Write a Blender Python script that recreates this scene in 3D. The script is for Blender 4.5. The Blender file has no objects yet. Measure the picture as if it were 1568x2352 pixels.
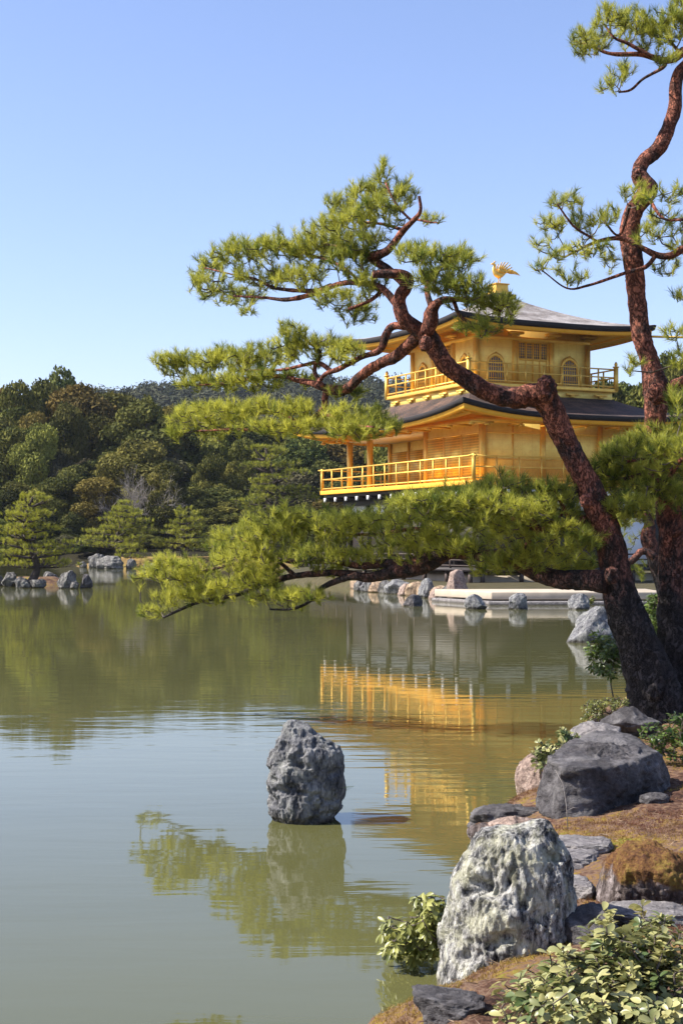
import bpy, math, random
import numpy as np
from mathutils import Vector, Matrix

random.seed(7)
RNG = np.random.default_rng(7)
R = math.radians
sc = bpy.context.scene
col = sc.collection

# ------------------------------------------------------------------ camera, sky, sun, exposure
F, CX, HY, CAMH = 3490.6, 784.0, 1249.3, 1.9      # focal length and principal point in photo pixels (1568 x 2352)
cam_d = bpy.data.cameras.new('camera'); cam = bpy.data.objects.new('camera', cam_d); col.objects.link(cam)
cam.location = (0, 0, CAMH); cam.rotation_euler = (R(90), 0, 0)
cam_d.sensor_fit = 'VERTICAL'; cam_d.sensor_height = 24; cam_d.lens = 24 * F / 2352
cam_d.shift_y = (HY - 1176) / 2352
cam_d.clip_start = 0.1; cam_d.clip_end = 5000
sc.camera = cam

SUN_AZ = math.atan2(-0.998, -0.05)     # from +Y towards +X
SUN_EL = R(46)
w = bpy.data.worlds.new('World'); sc.world = w; w.use_nodes = True
wn = w.node_tree.nodes; wn.clear()
sky = wn.new('ShaderNodeTexSky'); sky.sky_type = 'NISHITA'; sky.sun_disc = False
sky.sun_elevation = SUN_EL; sky.sun_rotation = SUN_AZ
sky.air_density = 1.0; sky.dust_density = 0.9; sky.ozone_density = 5.0
bg = wn.new('ShaderNodeBackground'); bg.inputs['Strength'].default_value = 0.118
wo = wn.new('ShaderNodeOutputWorld')
wt = wn.new('ShaderNodeMix'); wt.data_type = 'RGBA'; wt.blend_type = 'MULTIPLY'; wt.inputs[0].default_value = 1.0; wt.inputs[7].default_value = (1.12, 0.96, 0.99, 1)
w.node_tree.links.new(sky.outputs[0], wt.inputs[6]); w.node_tree.links.new(wt.outputs[2], bg.inputs[0]); w.node_tree.links.new(bg.outputs[0], wo.inputs[0])
sd = bpy.data.lights.new('sun', 'SUN'); so = bpy.data.objects.new('sun', sd); col.objects.link(so)
sd.energy = 5.0; sd.angle = R(0.53); sd.color = (1.0, 0.95, 0.88)
tosun = Vector((math.sin(SUN_AZ) * math.cos(SUN_EL), math.cos(SUN_AZ) * math.cos(SUN_EL), math.sin(SUN_EL)))
so.rotation_euler = tosun.to_track_quat('Z', 'Y').to_euler(); so.location = (-40, 20, 60)
sc.view_settings.view_transform = 'Standard'; sc.view_settings.look = 'None'
sc.view_settings.exposure = 1.0; sc.view_settings.gamma = 1.0
sc.render.engine = 'CYCLES'
sc.cycles.max_bounces = 6; sc.cycles.diffuse_bounces = 4; sc.cycles.glossy_bounces = 3
sc.cycles.transmission_bounces = 3; sc.cycles.transparent_max_bounces = 6

# ------------------------------------------------------------------ helpers
def P(px, py, D):
    return Vector(((px - CX) / F * D, D, CAMH + (HY - py) / F * D))
def G(px, py, z=0.0):
    return P(px, py, (CAMH - z) * F / (py - HY))

def hash3(ix, iy, iz):
    with np.errstate(over='ignore'):
        h = (ix * 73856093) ^ (iy * 19349663) ^ (iz * 83492791)
        h = (h ^ (h >> 13)) * 1274126177
        h = (h ^ (h >> 16)) * 668265263
        h = h ^ (h >> 15)
    return (h & 0xffffff).astype(np.float64) / 0x7fffff - 1.0
def vnoise(p):
    i = np.floor(p).astype(np.int64); f = p - i
    u = f * f * f * (f * (f * 6 - 15) + 10)
    r = 0
    for a in (0, 1):
        wa = u[:, 0] if a else 1 - u[:, 0]
        for b in (0, 1):
            wb = u[:, 1] if b else 1 - u[:, 1]
            for c in (0, 1):
                wc = u[:, 2] if c else 1 - u[:, 2]
                r = r + wa * wb * wc * hash3(i[:, 0] + a, i[:, 1] + b, i[:, 2] + c)
    return r
def fbm(p, o=4, g=0.5):
    p = np.asarray(p, float); r = 0; a = 1; t = 0
    for k in range(o):
        r = r + a * vnoise(p * (2.03 ** k) + 17.3 * k); t += a; a *= g
    return r / t
def ridged(p, o=4):
    p = np.asarray(p, float); r = 0; a = 1; t = 0
    for k in range(o):
        r = r + a * (1 - 2 * np.abs(vnoise(p * (2.1 ** k) + 9.1 * k))); t += a; a *= 0.5
    return r / t
def nrm(v):
    return v / np.maximum(np.linalg.norm(v, axis=-1, keepdims=True), 1e-9)

def tag(o, label=None, cat=None, group=None, kind=None):
    if label: o['label'] = label
    if cat: o['category'] = cat
    if group: o['group'] = group
    if kind: o['kind'] = kind
    return o
def empty(name, loc, label=None, cat=None, group=None, rz=0):
    o = bpy.data.objects.new(name, None); col.objects.link(o)
    o.location = loc; o.rotation_euler = (0, 0, rz); o.empty_display_size = 0.2
    return tag(o, label, cat, group)

def mesh_obj(name, V, Fc, mats, parent=None, org=(0, 0, 0), smooth=False, attrs=None, mat_idx=None):
    """V: (n,3) array; Fc: list of (m,k) index arrays with the same k per array, or a list of tuples."""
    me = bpy.data.meshes.new(name)
    V = np.asarray(V, np.float32) - np.asarray(org, np.float32)
    if isinstance(Fc, np.ndarray): Fc = [Fc]
    if len(Fc) and not isinstance(Fc[0], np.ndarray):
        by = {}
        for f in Fc: by.setdefault(len(f), []).append(f)
        Fc = [np.array(v) for v in by.values()]
    loops = np.concatenate([f.ravel() for f in Fc]); tot = np.concatenate([np.full(len(f), f.shape[1]) for f in Fc])
    me.vertices.add(len(V)); me.vertices.foreach_set('co', V.ravel())
    me.loops.add(len(loops)); me.loops.foreach_set('vertex_index', loops.astype(np.int32))
    me.polygons.add(len(tot)); st = np.concatenate([[0], np.cumsum(tot)[:-1]])
    me.polygons.foreach_set('loop_start', st.astype(np.int32)); me.polygons.foreach_set('loop_total', tot.astype(np.int32))
    if smooth: me.polygons.foreach_set('use_smooth', np.ones(len(tot), bool))
    if not isinstance(mats, (list, tuple)): mats = [mats]
    for m in mats: me.materials.append(m)
    if mat_idx is not None: me.polygons.foreach_set('material_index', np.asarray(mat_idx, np.int32))
    for k, v in (attrs or {}).items():
        a = me.attributes.new(k, 'FLOAT', 'POINT'); a.data.foreach_set('value', np.asarray(v, np.float32))
    me.update(calc_edges=True); me.validate()
    o = bpy.data.objects.new(name, me); col.objects.link(o)
    if parent is not None: o.parent = parent
    else: o.location = org
    return o

class MB:
    def __init__(s): s.v = []; s.f = []; s.n = 0
    def add(s, V, Fs):
        V = np.asarray(V, float); b = s.n
        s.v.append(V); s.n += len(V)
        for f in Fs: s.f.append(tuple(int(i) + b for i in f))
    def box(s, a, b):
        x0, y0, z0 = a; x1, y1, z1 = b
        s.add([(x0,y0,z0),(x1,y0,z0),(x1,y1,z0),(x0,y1,z0),(x0,y0,z1),(x1,y0,z1),(x1,y1,z1),(x0,y1,z1)],
              [(0,3,2,1),(4,5,6,7),(0,1,5,4),(1,2,6,5),(2,3,7,6),(3,0,4,7)])
    def bar(s, p, q, w_, h_, up=(0, 0, 1)):
        p = np.array(p, float); q = np.array(q, float); d = nrm(q - p); u = np.array(up, float)
        sd_ = nrm(np.cross(d, u)); u = np.cross(sd_, d)
        V = [c + a * sd_ * w_ / 2 + b * u * h_ / 2 for c in (p, q) for a, b in ((-1,-1),(1,-1),(1,1),(-1,1))]
        s.add(V, [(0,1,2,3),(7,6,5,4),(0,4,5,1),(1,5,6,2),(2,6,7,3),(3,7,4,0)])
    def tube(s, pts, rad, n=8, caps=True):
        V, Fs = tube_arrays(np.array(pts, float), np.array(rad, float), n)
        Fs = [tuple(f) for f in Fs]
        if caps:
            m = len(pts); Fs.append(tuple(range(n - 1, -1, -1))); Fs.append(tuple((m - 1) * n + i for i in range(n)))
        s.add(V, Fs)
    def build(s, name, m, parent=None, org=(0, 0, 0), smooth=False, bevel=0):
        o = mesh_obj(name, np.concatenate(s.v), s.f, m, parent, org, smooth)
        if bevel:
            b = o.modifiers.new('b', 'BEVEL'); b.width = bevel; b.segments = 2; b.limit_method = 'ANGLE'
        return o

def tube_arrays(pts, rad, n):
    m = len(pts)
    T = np.gradient(pts, axis=0); T = nrm(T)
    ref = np.array([0.3, 1.0, 0.15]); U = np.zeros_like(pts)
    u = np.cross(T[0], ref); u = u / np.linalg.norm(u)
    for i in range(m):
        u = u - T[i] * (u @ T[i]); u = u / max(np.linalg.norm(u), 1e-9); U[i] = u
    W_ = np.cross(T, U)
    a = np.arange(n) / n * 2 * np.pi
    V = pts[:, None] + rad[:, None, None] * (np.cos(a)[None, :, None] * U[:, None] + np.sin(a)[None, :, None] * W_[:, None])
    i = np.arange(m - 1)[:, None]; j = np.arange(n)[None]; k = (j + 1) % n
    Fs = np.stack([i * n + j, i * n + k, (i + 1) * n + k, (i + 1) * n + j], -1).reshape(-1, 4)
    return V.reshape(-1, 3), Fs

def spline(pts, step):
    """Catmull-Rom through rows of pts (any number of columns, the first three are the position)."""
    p = np.asarray(pts, float); q = np.vstack([2 * p[0] - p[1], p, 2 * p[-1] - p[-2]]); out = []
    for i in range(len(p) - 1):
        a, b, c, d = q[i], q[i + 1], q[i + 2], q[i + 3]
        n = max(2, int(np.linalg.norm((c - b)[:3]) / step))
        t = (np.arange(n) / n)[:, None]
        out.append(0.5 * (2 * b + (c - a) * t + (2 * a - 5 * b + 4 * c - d) * t ** 2 + (3 * b - a - 3 * c + d) * t ** 3))
    out.append(p[-1:]); return np.vstack(out)

# ------------------------------------------------------------------ materials
def newmat(name):
    m = bpy.data.materials.new(name); m.use_nodes = True
    nt = m.node_tree; nt.nodes.clear()
    return m, nt, nt.nodes, nt.links
def ramp(N, L, src, stops, interp='LINEAR'):
    r = N.new('ShaderNodeValToRGB'); r.color_ramp.interpolation = interp
    e = r.color_ramp.elements
    while len(e) > 1: e.remove(e[-1])
    e[0].position = stops[0][0]; e[0].color = (*stops[0][1], 1)
    for p, c in stops[1:]:
        x = e.new(p); x.color = (*c, 1)
    L.new(src, r.inputs[0]); return r.outputs[0]
def coords(N, L, scale=(1, 1, 1), rot=(0, 0, 0), kind='Object'):
    t = N.new('ShaderNodeTexCoord'); m = N.new('ShaderNodeMapping')
    m.inputs['Scale'].default_value = scale; m.inputs['Rotation'].default_value = rot
    L.new(t.outputs[kind], m.inputs[0]); return m.outputs[0]
def noise(N, L, vec, scale, detail=6, rough=0.6, dist=0.0, out=0):
    n = N.new('ShaderNodeTexNoise'); n.inputs['Scale'].default_value = scale; n.inputs['Detail'].default_value = detail
    n.inputs['Roughness'].default_value = rough; n.inputs['Distortion'].default_value = dist
    L.new(vec, n.inputs['Vector']); return n.outputs[out]
def mixc(N, L, fac, a, b, mode='MIX'):
    m = N.new('ShaderNodeMix'); m.data_type = 'RGBA'; m.blend_type = mode
    for s, v in ((m.inputs[0], fac), (m.inputs[6], a), (m.inputs[7], b)):
        if isinstance(v, (int, float)): s.default_value = v
        elif isinstance(v, tuple): s.default_value = (*v, 1)
        else: L.new(v, s)
    return m.outputs[2]
def math_(N, L, op, a, b=0.0):
    m = N.new('ShaderNodeMath'); m.operation = op
    for s, v in ((m.inputs[0], a), (m.inputs[1], b)):
        if isinstance(v, (int, float)): s.default_value = v
        else: L.new(v, s)
    return m.outputs[0]
def bump(N, L, h, strength, dist, prev=None):
    b = N.new('ShaderNodeBump'); b.inputs['Strength'].default_value = strength; b.inputs['Distance'].default_value = dist
    L.new(h, b.inputs['Height'])
    if prev is not None: L.new(prev, b.inputs['Normal'])
    return b.outputs[0]
def finish(m, N, L, color, rough=0.8, metallic=0.0, normal=None, spec=0.5, ior=1.5):
    b = N.new('ShaderNodeBsdfPrincipled'); o = N.new('ShaderNodeOutputMaterial')
    for s, v in (('Base Color', color), ('Roughness', rough), ('Metallic', metallic)):
        if isinstance(v, tuple): b.inputs[s].default_value = (*v, 1)
        elif isinstance(v, (int, float)): b.inputs[s].default_value = v
        else: L.new(v, b.inputs[s])
    b.inputs['Specular IOR Level'].default_value = spec; b.inputs['IOR'].default_value = ior
    if normal is not None: L.new(normal, b.inputs['Normal'])
    L.new(b.outputs[0], o.inputs[0]); return m
def simple(name, c, rough=0.7, metallic=0.0, var=0.25, scale=3.0, bmp=0.1, bd=0.01, stretch=(1, 1, 1), spec=0.4):
    m, nt, N, L = newmat(name); v = coords(N, L, stretch)
    n = noise(N, L, v, scale)
    cc = ramp(N, L, n, [(0.25, tuple(x * (1 - var) for x in c)), (0.75, tuple(min(1, x * (1 + var)) for x in c))])
    return finish(m, N, L, cc, rough, metallic, bump(N, L, n, bmp, bd), spec)

def foliage_mat(name, dark, light, trans=0.35, rnd=0.0, rough=0.5, spec=0.3):
    m, nt, N, L = newmat(name)
    a = N.new('ShaderNodeAttribute'); a.attribute_name = 'tint'
    c = ramp(N, L, a.outputs['Fac'], [(0.0, dark), (1.0, light)])
    if rnd:
        oi = N.new('ShaderNodeObjectInfo'); h = N.new('ShaderNodeHueSaturation')
        hv = math_(N, L, 'MULTIPLY_ADD', oi.outputs['Random'], 0.07 * rnd); N[-1].inputs[2].default_value = 0.5 - 0.04 * rnd
        vv = math_(N, L, 'MULTIPLY_ADD', oi.outputs['Random'], 0.7 * rnd); N[-1].inputs[2].default_value = 1 - 0.35 * rnd
        L.new(hv, h.inputs['Hue']); L.new(vv, h.inputs['Value']); L.new(c, h.inputs['Color']); c = h.outputs[0]
    b = N.new('ShaderNodeBsdfPrincipled'); b.inputs['Roughness'].default_value = rough; b.inputs['Specular IOR Level'].default_value = spec
    t = N.new('ShaderNodeBsdfTranslucent'); mx = N.new('ShaderNodeMixShader'); o = N.new('ShaderNodeOutputMaterial')
    mx.inputs[0].default_value = trans
    L.new(c, b.inputs['Base Color']); L.new(c, t.inputs[0]); L.new(b.outputs[0], mx.inputs[1]); L.new(t.outputs[0], mx.inputs[2])
    L.new(mx.outputs[0], o.inputs[0]); return m

def rock_mat(name, stops, scale=6, stretch=(1, 1, 1), crack=0.5, bstr=0.8, lichen=None, lich_amt=0.5, rot=(0, 0, 0)):
    m, nt, N, L = newmat(name); v = coords(N, L, stretch, rot); vr = coords(N, L)
    n1 = noise(N, L, v, scale, 10, 0.68, 0.4); n2 = noise(N, L, v, scale * 5, 8, 0.7)
    mixn = math_(N, L, 'ADD', math_(N, L, 'MULTIPLY', n1, 0.5), math_(N, L, 'MULTIPLY', n2, 0.5))
    c = ramp(N, L, mixn, stops)
    vo = N.new('ShaderNodeTexVoronoi'); vo.feature = 'DISTANCE_TO_EDGE'; vo.inputs['Scale'].default_value = scale * 1.3
    wv = mixc(N, L, 0.25, v, noise(N, L, v, scale * 1.5, 4, 0.6, 0, 1)); L.new(wv, vo.inputs['Vector'])
    cr = ramp(N, L, vo.outputs['Distance'], [(0.0, (1 - crack,) * 3), (0.06, (1, 1, 1))])
    c = mixc(N, L, 1.0, c, cr, 'MULTIPLY')
    if lichen:
        ln = noise(N, L, vr, scale * 0.8, 8, 0.72, 0.6)
        lf = ramp(N, L, ln, [(0.5 - 0.08 * lich_amt, (0,) * 3), (0.62 - 0.08 * lich_amt, (lich_amt,) * 3)])
        c = mixc(N, L, lf, c, lichen)
    nb = bump(N, L, mixn, bstr, 0.05); nb = bump(N, L, cr, 0.4 * bstr, 0.02, nb)
    ge = N.new('ShaderNodeNewGeometry'); sp = N.new('ShaderNodeSeparateXYZ'); L.new(ge.outputs['Position'], sp.inputs[0])
    wet = ramp(N, L, math_(N, L, 'ADD', sp.outputs[2], math_(N, L, 'MULTIPLY', n1, 0.12)), [(0.09, (0.8,) * 3), (0.125, (0,) * 3)])
    c = mixc(N, L, wet, c, mixc(N, L, 1.0, c, (0.34, 0.30, 0.22), 'MULTIPLY'))
    rg_ = math_(N, L, 'SUBTRACT', 0.85, math_(N, L, 'MULTIPLY', wet, 0.5))
    return finish(m, N, L, c, rg_, 0, nb, 0.3)

def moss_ground(name, cols, scale, bd=0.03):
    m, nt, N, L = newmat(name); v = coords(N, L)
    n1 = noise(N, L, v, scale, 8, 0.65); n2 = noise(N, L, v, scale * 14, 6, 0.7)
    mx = math_(N, L, 'ADD', math_(N, L, 'MULTIPLY', n1, 0.55), math_(N, L, 'MULTIPLY', n2, 0.45))
    c = ramp(N, L, mx, cols)
    return finish(m, N, L, c, 0.95, 0, bump(N, L, n2, 0.9, bd), 0.1)

def bark_mat(name, low, high, z0, z1, scale=9):
    m, nt, N, L = newmat(name)
    v = coords(N, L, (1, 1, 0.6)); vo = coords(N, L)
    n = noise(N, L, v, scale, 9, 0.7, 0.5); nf = noise(N, L, v, scale * 5, 6, 0.7)
    sx = N.new('ShaderNodeSeparateXYZ'); L.new(vo, sx.inputs[0])
    mr = N.new('ShaderNodeMapRange'); mr.inputs[1].default_value = z0; mr.inputs[2].default_value = z1
    L.new(math_(N, L, 'ADD', sx.outputs[2], math_(N, L, 'MULTIPLY', math_(N, L, 'SUBTRACT', n, 0.5), (z1 - z0) * 2.2)), mr.inputs[0])
    hi = ramp(N, L, n, [(0.3, tuple(x * 0.35 for x in high)), (0.48, high), (0.72, tuple(min(1, x * 1.7) for x in high))])
    lo = ramp(N, L, n, [(0.3, tuple(x * 0.35 for x in low)), (0.55, low), (0.75, tuple(min(1, x * 1.9) for x in low))])
    c = mixc(N, L, mr.outputs[0], lo, hi)
    pn = noise(N, L, v, scale * 0.55, 6, 0.7, 0.3)
    pf = ramp(N, L, pn, [(0.50, (0,) * 3), (0.60, (0.85,) * 3)])
    c = mixc(N, L, pf, c, lo)
    vr = N.new('ShaderNodeTexVoronoi'); vr.feature = 'DISTANCE_TO_EDGE'; vr.inputs['Scale'].default_value = scale * 2.2
    L.new(mixc(N, L, 0.2, v, noise(N, L, v, scale * 2, 4, 0.6, 0, 1)), vr.inputs['Vector'])
    cr = ramp(N, L, vr.outputs['Distance'], [(0.0, (0.15,) * 3), (0.16, (1,) * 3)])
    c = mixc(N, L, 0.75, c, cr, 'MULTIPLY')
    nb = bump(N, L, cr, 1.0, 0.03); nb = bump(N, L, nf, 0.7, 0.015, nb)
    return finish(m, N, L, c, 0.85, 0, nb, 0.25)

M = {}
M['needle'] = foliage_mat('pine_needles', (0.085, 0.13, 0.022), (0.56, 0.54, 0.08), 0.55, 0, 0.5, 0.35)
M['needle_far'] = foliage_mat('far_pine_needles', (0.055, 0.085, 0.014), (0.42, 0.41, 0.045), 0.35)
M['twig'] = simple('twig_bark', (0.09, 0.07, 0.055), 0.85)
M['bark'] = bark_mat('red_pine_bark', (0.052, 0.043, 0.040), (0.28, 0.10, 0.06), 1.25, 2.0)
M['bark_dark'] = simple('dark_bark', (0.06, 0.045, 0.035), 0.9, 0, 0.5, 8, 0.8, 0.03)
M['bark_pale'] = simple('pale_bark', (0.28, 0.25, 0.22), 0.9, 0, 0.3, 6, 0.5, 0.02)
M['leaf_dark'] = foliage_mat('dark_forest_leaves', (0.022, 0.034, 0.009), (0.155, 0.160, 0.036), 0.2, 0.6, 0.8, 0.08)
M['leaf_olive'] = foliage_mat('olive_forest_leaves', (0.035, 0.044, 0.010), (0.26, 0.24, 0.05), 0.22, 0.6, 0.8, 0.08)
M['leaf_rust'] = foliage_mat('rust_tinted_leaves', (0.042, 0.038, 0.010), (0.20, 0.15, 0.036), 0.22, 0.5, 0.8, 0.08)
M['leaf_grey'] = foliage_mat('greyish_leaves', (0.045, 0.045, 0.022), (0.19, 0.17, 0.085), 0.2, 0.5, 0.8, 0.08)
M['leaf_bright'] = foliage_mat('glossy_shrub_leaves', (0.08, 0.12, 0.035), (0.44, 0.41, 0.165), 0.28, 0, 0.38, 0.5)
M['leaf_shrub'] = foliage_mat('dark_shrub_leaves', (0.03, 0.065, 0.014), (0.13, 0.18, 0.035), 0.25, 0, 0.35, 0.5)
M['leaf_pieris'] = foliage_mat('pale_drooping_leaves', (0.11, 0.13, 0.025), (0.36, 0.36, 0.10), 0.3, 0, 0.35, 0.5)
M['hill_wood'] = foliage_mat('hill_woods', (0.024, 0.032, 0.018), (0.085, 0.085, 0.05), 0.1, 0, 0.9, 0.05)
M['rock_white'] = rock_mat('pale_lichened_rock', [(0.40, (0.012, 0.012, 0.012)), (0.455, (0.08, 0.08, 0.08)), (0.495, (0.28, 0.27, 0.25)), (0.58, (0.66, 0.64, 0.57))], 7, (1.4, 1.4, 0.55), 0.6, 1.2, (0.62, 0.60, 0.40), 0.55, (0, R(14), 0))
M['rock_grey'] = rock_mat('grey_pond_rock', [(0.36, (0.018, 0.018, 0.02)), (0.47, (0.10, 0.10, 0.105)), (0.56, (0.21, 0.205, 0.20)), (0.68, (0.46, 0.45, 0.43))], 6, (1.5, 1.5, 0.5), 0.5, 1.0, (0.42, 0.42, 0.36), 0.35)
M['rock_shore'] = rock_mat('weathered_shore_rock', [(0.36, (0.02, 0.018, 0.016)), (0.47, (0.08, 0.075, 0.07)), (0.56, (0.19, 0.18, 0.165)), (0.68, (0.40, 0.38, 0.34))], 3, (1.3, 1.3, 0.7), 0.5, 1.0, (0.36, 0.35, 0.28), 0.3)
M['rock_dark'] = rock_mat('dark_boulder', [(0.36, (0.022, 0.020, 0.020)), (0.5, (0.062, 0.056, 0.056)), (0.60, (0.11, 0.102, 0.102)), (0.70, (0.34, 0.33, 0.32))], 5, (1, 1, 1.4), 0.35, 0.9, (0.36, 0.34, 0.32), 0.22)
M['rock_slab'] = rock_mat('grey_slab', [(0.34, (0.06, 0.055, 0.055)), (0.5, (0.17, 0.155, 0.15)), (0.66, (0.32, 0.29, 0.27))], 5, (1, 1, 1.5), 0.5, 0.8, (0.36, 0.34, 0.3), 0.3)
M['rock_pink'] = rock_mat('pinkish_rock', [(0.38, (0.08, 0.055, 0.045)), (0.5, (0.28, 0.20, 0.155)), (0.62, (0.48, 0.38, 0.31))], 8, (1, 1, 1), 0.5, 0.8)
M['rock_tan'] = rock_mat('tan_bank_stone', [(0.36, (0.09, 0.06, 0.04)), (0.5, (0.32, 0.225, 0.14)), (0.64, (0.46, 0.35, 0.24))], 1.6, (1, 1, 1), 0.4, 0.6)
M['rock_mossy'] = rock_mat('mossy_root_rock', [(0.36, (0.03, 0.024, 0.02)), (0.5, (0.12, 0.095, 0.08)), (0.66, (0.3, 0.25, 0.22))], 9, (1.6, 1.6, 0.5), 0.5, 1.0)
def mossy_rock(name):
    m, nt, N, L = newmat(name); v = coords(N, L, (1.6, 1.6, 0.45)); v2 = coords(N, L)
    n = noise(N, L, v, 9, 10, 0.72, 0.4); n2 = noise(N, L, v2, 5, 6, 0.65); n3 = noise(N, L, v2, 70, 4, 0.7)
    c = ramp(N, L, n, [(0.36, (0.025, 0.02, 0.018)), (0.5, (0.12, 0.095, 0.085)), (0.64, (0.36, 0.31, 0.29))])
    mo = ramp(N, L, math_(N, L, 'ADD', math_(N, L, 'MULTIPLY', n2, 0.6), math_(N, L, 'MULTIPLY', n3, 0.4)), [(0.4, (0.07, 0.032, 0.02)), (0.5, (0.17, 0.085, 0.032)), (0.6, (0.24, 0.17, 0.04))])
    sx = N.new('ShaderNodeSeparateXYZ'); L.new(v2, sx.inputs[0])
    f = ramp(N, L, math_(N, L, 'ADD', sx.outputs[2], math_(N, L, 'MULTIPLY', n2, 0.3)), [(0.20, (0,) * 3), (0.235, (1,) * 3)])
    return finish(m, N, L, mixc(N, L, f, c, mo), 0.95, 0, bump(N, L, math_(N, L, 'ADD', n, math_(N, L, 'MULTIPLY', n3, 0.3)), 1.0, 0.04), 0.15)
M['rock_mossy'] = mossy_rock('mossy_stump')
M['moss'] = moss_ground('moss_ground', [(0.38, (0.035, 0.02, 0.016)), (0.45, (0.10, 0.052, 0.032)), (0.50, (0.17, 0.11, 0.075)), (0.54, (0.20, 0.115, 0.035)), (0.60, (0.19, 0.17, 0.03)), (0.66, (0.10, 0.12, 0.02))], 1.7)
M['moss_far'] = moss_ground('far_mossy_bank', [(0.34, (0.07, 0.055, 0.02)), (0.5, (0.22, 0.14, 0.05)), (0.66, (0.24, 0.21, 0.05))], 0.6, 0.05)
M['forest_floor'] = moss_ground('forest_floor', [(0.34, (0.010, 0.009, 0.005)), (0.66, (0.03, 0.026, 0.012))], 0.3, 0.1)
M['gravel'] = moss_ground('pale_gravel', [(0.34, (0.035, 0.032, 0.016)), (0.66, (0.10, 0.085, 0.045))], 2.0, 0.01)
M['moss_blade'] = foliage_mat('moss_fibres', (0.13, 0.045, 0.028), (0.36, 0.25, 0.045), 0.3)
M['stone'] = simple('pale_dressed_stone', (0.42, 0.35, 0.26), 0.85, 0, 0.2, 2.0, 0.3, 0.02)
M['wood_dark'] = simple('dark_timber', (0.022, 0.015, 0.012), 0.6, 0, 0.4, 5, 0.3, 0.01, (1, 1, 4))
M['wood_brown'] = simple('brown_timber', (0.06, 0.04, 0.03), 0.65, 0, 0.4, 5, 0.3, 0.01)
M['plaster'] = simple('white_plaster', (0.80, 0.80, 0.79), 0.9, 0, 0.04, 1.5, 0.05, 0.005)
M['white'] = simple('white_painted_caps', (0.8, 0.8, 0.8), 0.6, 0, 0.05)
M['black_edge'] = simple('black_shingle_edge', (0.016, 0.012, 0.011), 0.75, 0, 0.4, 14, 0.6, 0.02, (1, 1, 8))
M['pane'] = simple('bluish_grey_pane', (0.12, 0.13, 0.16), 0.4, 0, 0.2)  # bluish grey pane behind the gold lattice bars

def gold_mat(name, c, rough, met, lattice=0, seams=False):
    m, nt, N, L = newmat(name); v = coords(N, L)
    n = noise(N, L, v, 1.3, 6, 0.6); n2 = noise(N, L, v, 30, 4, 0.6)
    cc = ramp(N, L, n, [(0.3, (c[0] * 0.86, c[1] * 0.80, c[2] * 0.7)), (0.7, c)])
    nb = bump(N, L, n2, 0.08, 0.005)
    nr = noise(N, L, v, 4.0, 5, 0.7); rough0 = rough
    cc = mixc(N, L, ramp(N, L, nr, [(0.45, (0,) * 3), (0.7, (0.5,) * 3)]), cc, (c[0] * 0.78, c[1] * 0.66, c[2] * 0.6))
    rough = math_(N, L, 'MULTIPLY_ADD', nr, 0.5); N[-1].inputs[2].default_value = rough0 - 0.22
    if seams:
        sx = N.new('ShaderNodeSeparateXYZ'); L.new(v, sx.inputs[0]); h = None
        for q, k in ((math_(N, L, 'ADD', sx.outputs[0], sx.outputs[1]), 2.1), (sx.outputs[2], 2.6)):
            g = math_(N, L, 'LESS_THAN', math_(N, L, 'FRACT', math_(N, L, 'MULTIPLY', q, k)), 0.035); h = g if h is None else math_(N, L, 'MAXIMUM', h, g)
        cc = mixc(N, L, math_(N, L, 'MULTIPLY', h, 0.22), cc, (c[0] * 0.5, c[1] * 0.36, c[2] * 0.3)); nb = bump(N, L, h, -0.25, 0.01, nb)
    if lattice:
        sx = N.new('ShaderNodeSeparateXYZ'); L.new(v, sx.inputs[0])
        h = None
        for s in (math_(N, L, 'ADD', sx.outputs[0], sx.outputs[1]), sx.outputs[2]):
            g = math_(N, L, 'FRACT', math_(N, L, 'MULTIPLY', s, lattice)); g = math_(N, L, 'LESS_THAN', g, 0.36)
            h = g if h is None else math_(N, L, 'MAXIMUM', h, g)
        cc = mixc(N, L, h, mixc(N, L, 0.55, cc, (c[0] * 0.25, c[1] * 0.16, c[2] * 0.1)), cc)
        nb = bump(N, L, h, 0.6, 0.02, nb)
    return finish(m, N, L, cc, rough, met, nb, 0.5)
M['gold'] = gold_mat('gold_leaf', (0.90, 0.585, 0.115), 0.45, 0.5)
M['gold_wall'] = gold_mat('gold_leaf_wall', (1.0, 0.79, 0.23), 0.5, 0.6, 0, True)
M['gold_soffit'] = gold_mat('gold_leaf_soffit', (1.0, 0.52, 0.045), 0.55, 0.1)  # gold leaf turned deeper orange, warm bounced light under the eaves put into the colour
M['gold_lattice'] = gold_mat('gold_lattice', (1.0, 0.70, 0.14), 0.45, 0.7, 9.0)

def roof_mat(name, a, b, c):
    m, nt, N, L = newmat(name); v = coords(N, L)
    n = noise(N, L, v, 0.9, 8, 0.65); n2 = noise(N, L, v, 22, 6, 0.75)
    mx = math_(N, L, 'ADD', math_(N, L, 'MULTIPLY', n, 0.5), math_(N, L, 'MULTIPLY', n2, 0.5))
    cc = ramp(N, L, mx, [(0.42, a), (0.5, b), (0.58, c)])
    sx = N.new('ShaderNodeSeparateXYZ'); L.new(v, sx.inputs[0])
    fr = math_(N, L, 'FRACT', math_(N, L, 'ADD', math_(N, L, 'MULTIPLY', sx.outputs[2], 11.0), math_(N, L, 'MULTIPLY', n2, 0.5)))
    cc = mixc(N, L, ramp(N, L, fr, [(0.0, (0.85,) * 3), (0.35, (0,) * 3)]), cc, tuple(x * 0.5 for x in a))
    return finish(m, N, L, cc, 0.75, 0, bump(N, L, fr, 0.5, 0.03, bump(N, L, n2, 0.9, 0.04)), 0.4)
M['roof_grey'] = roof_mat('weathered_bark_roof', (0.13, 0.105, 0.085), (0.32, 0.28, 0.245), (0.54, 0.50, 0.46))
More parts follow.
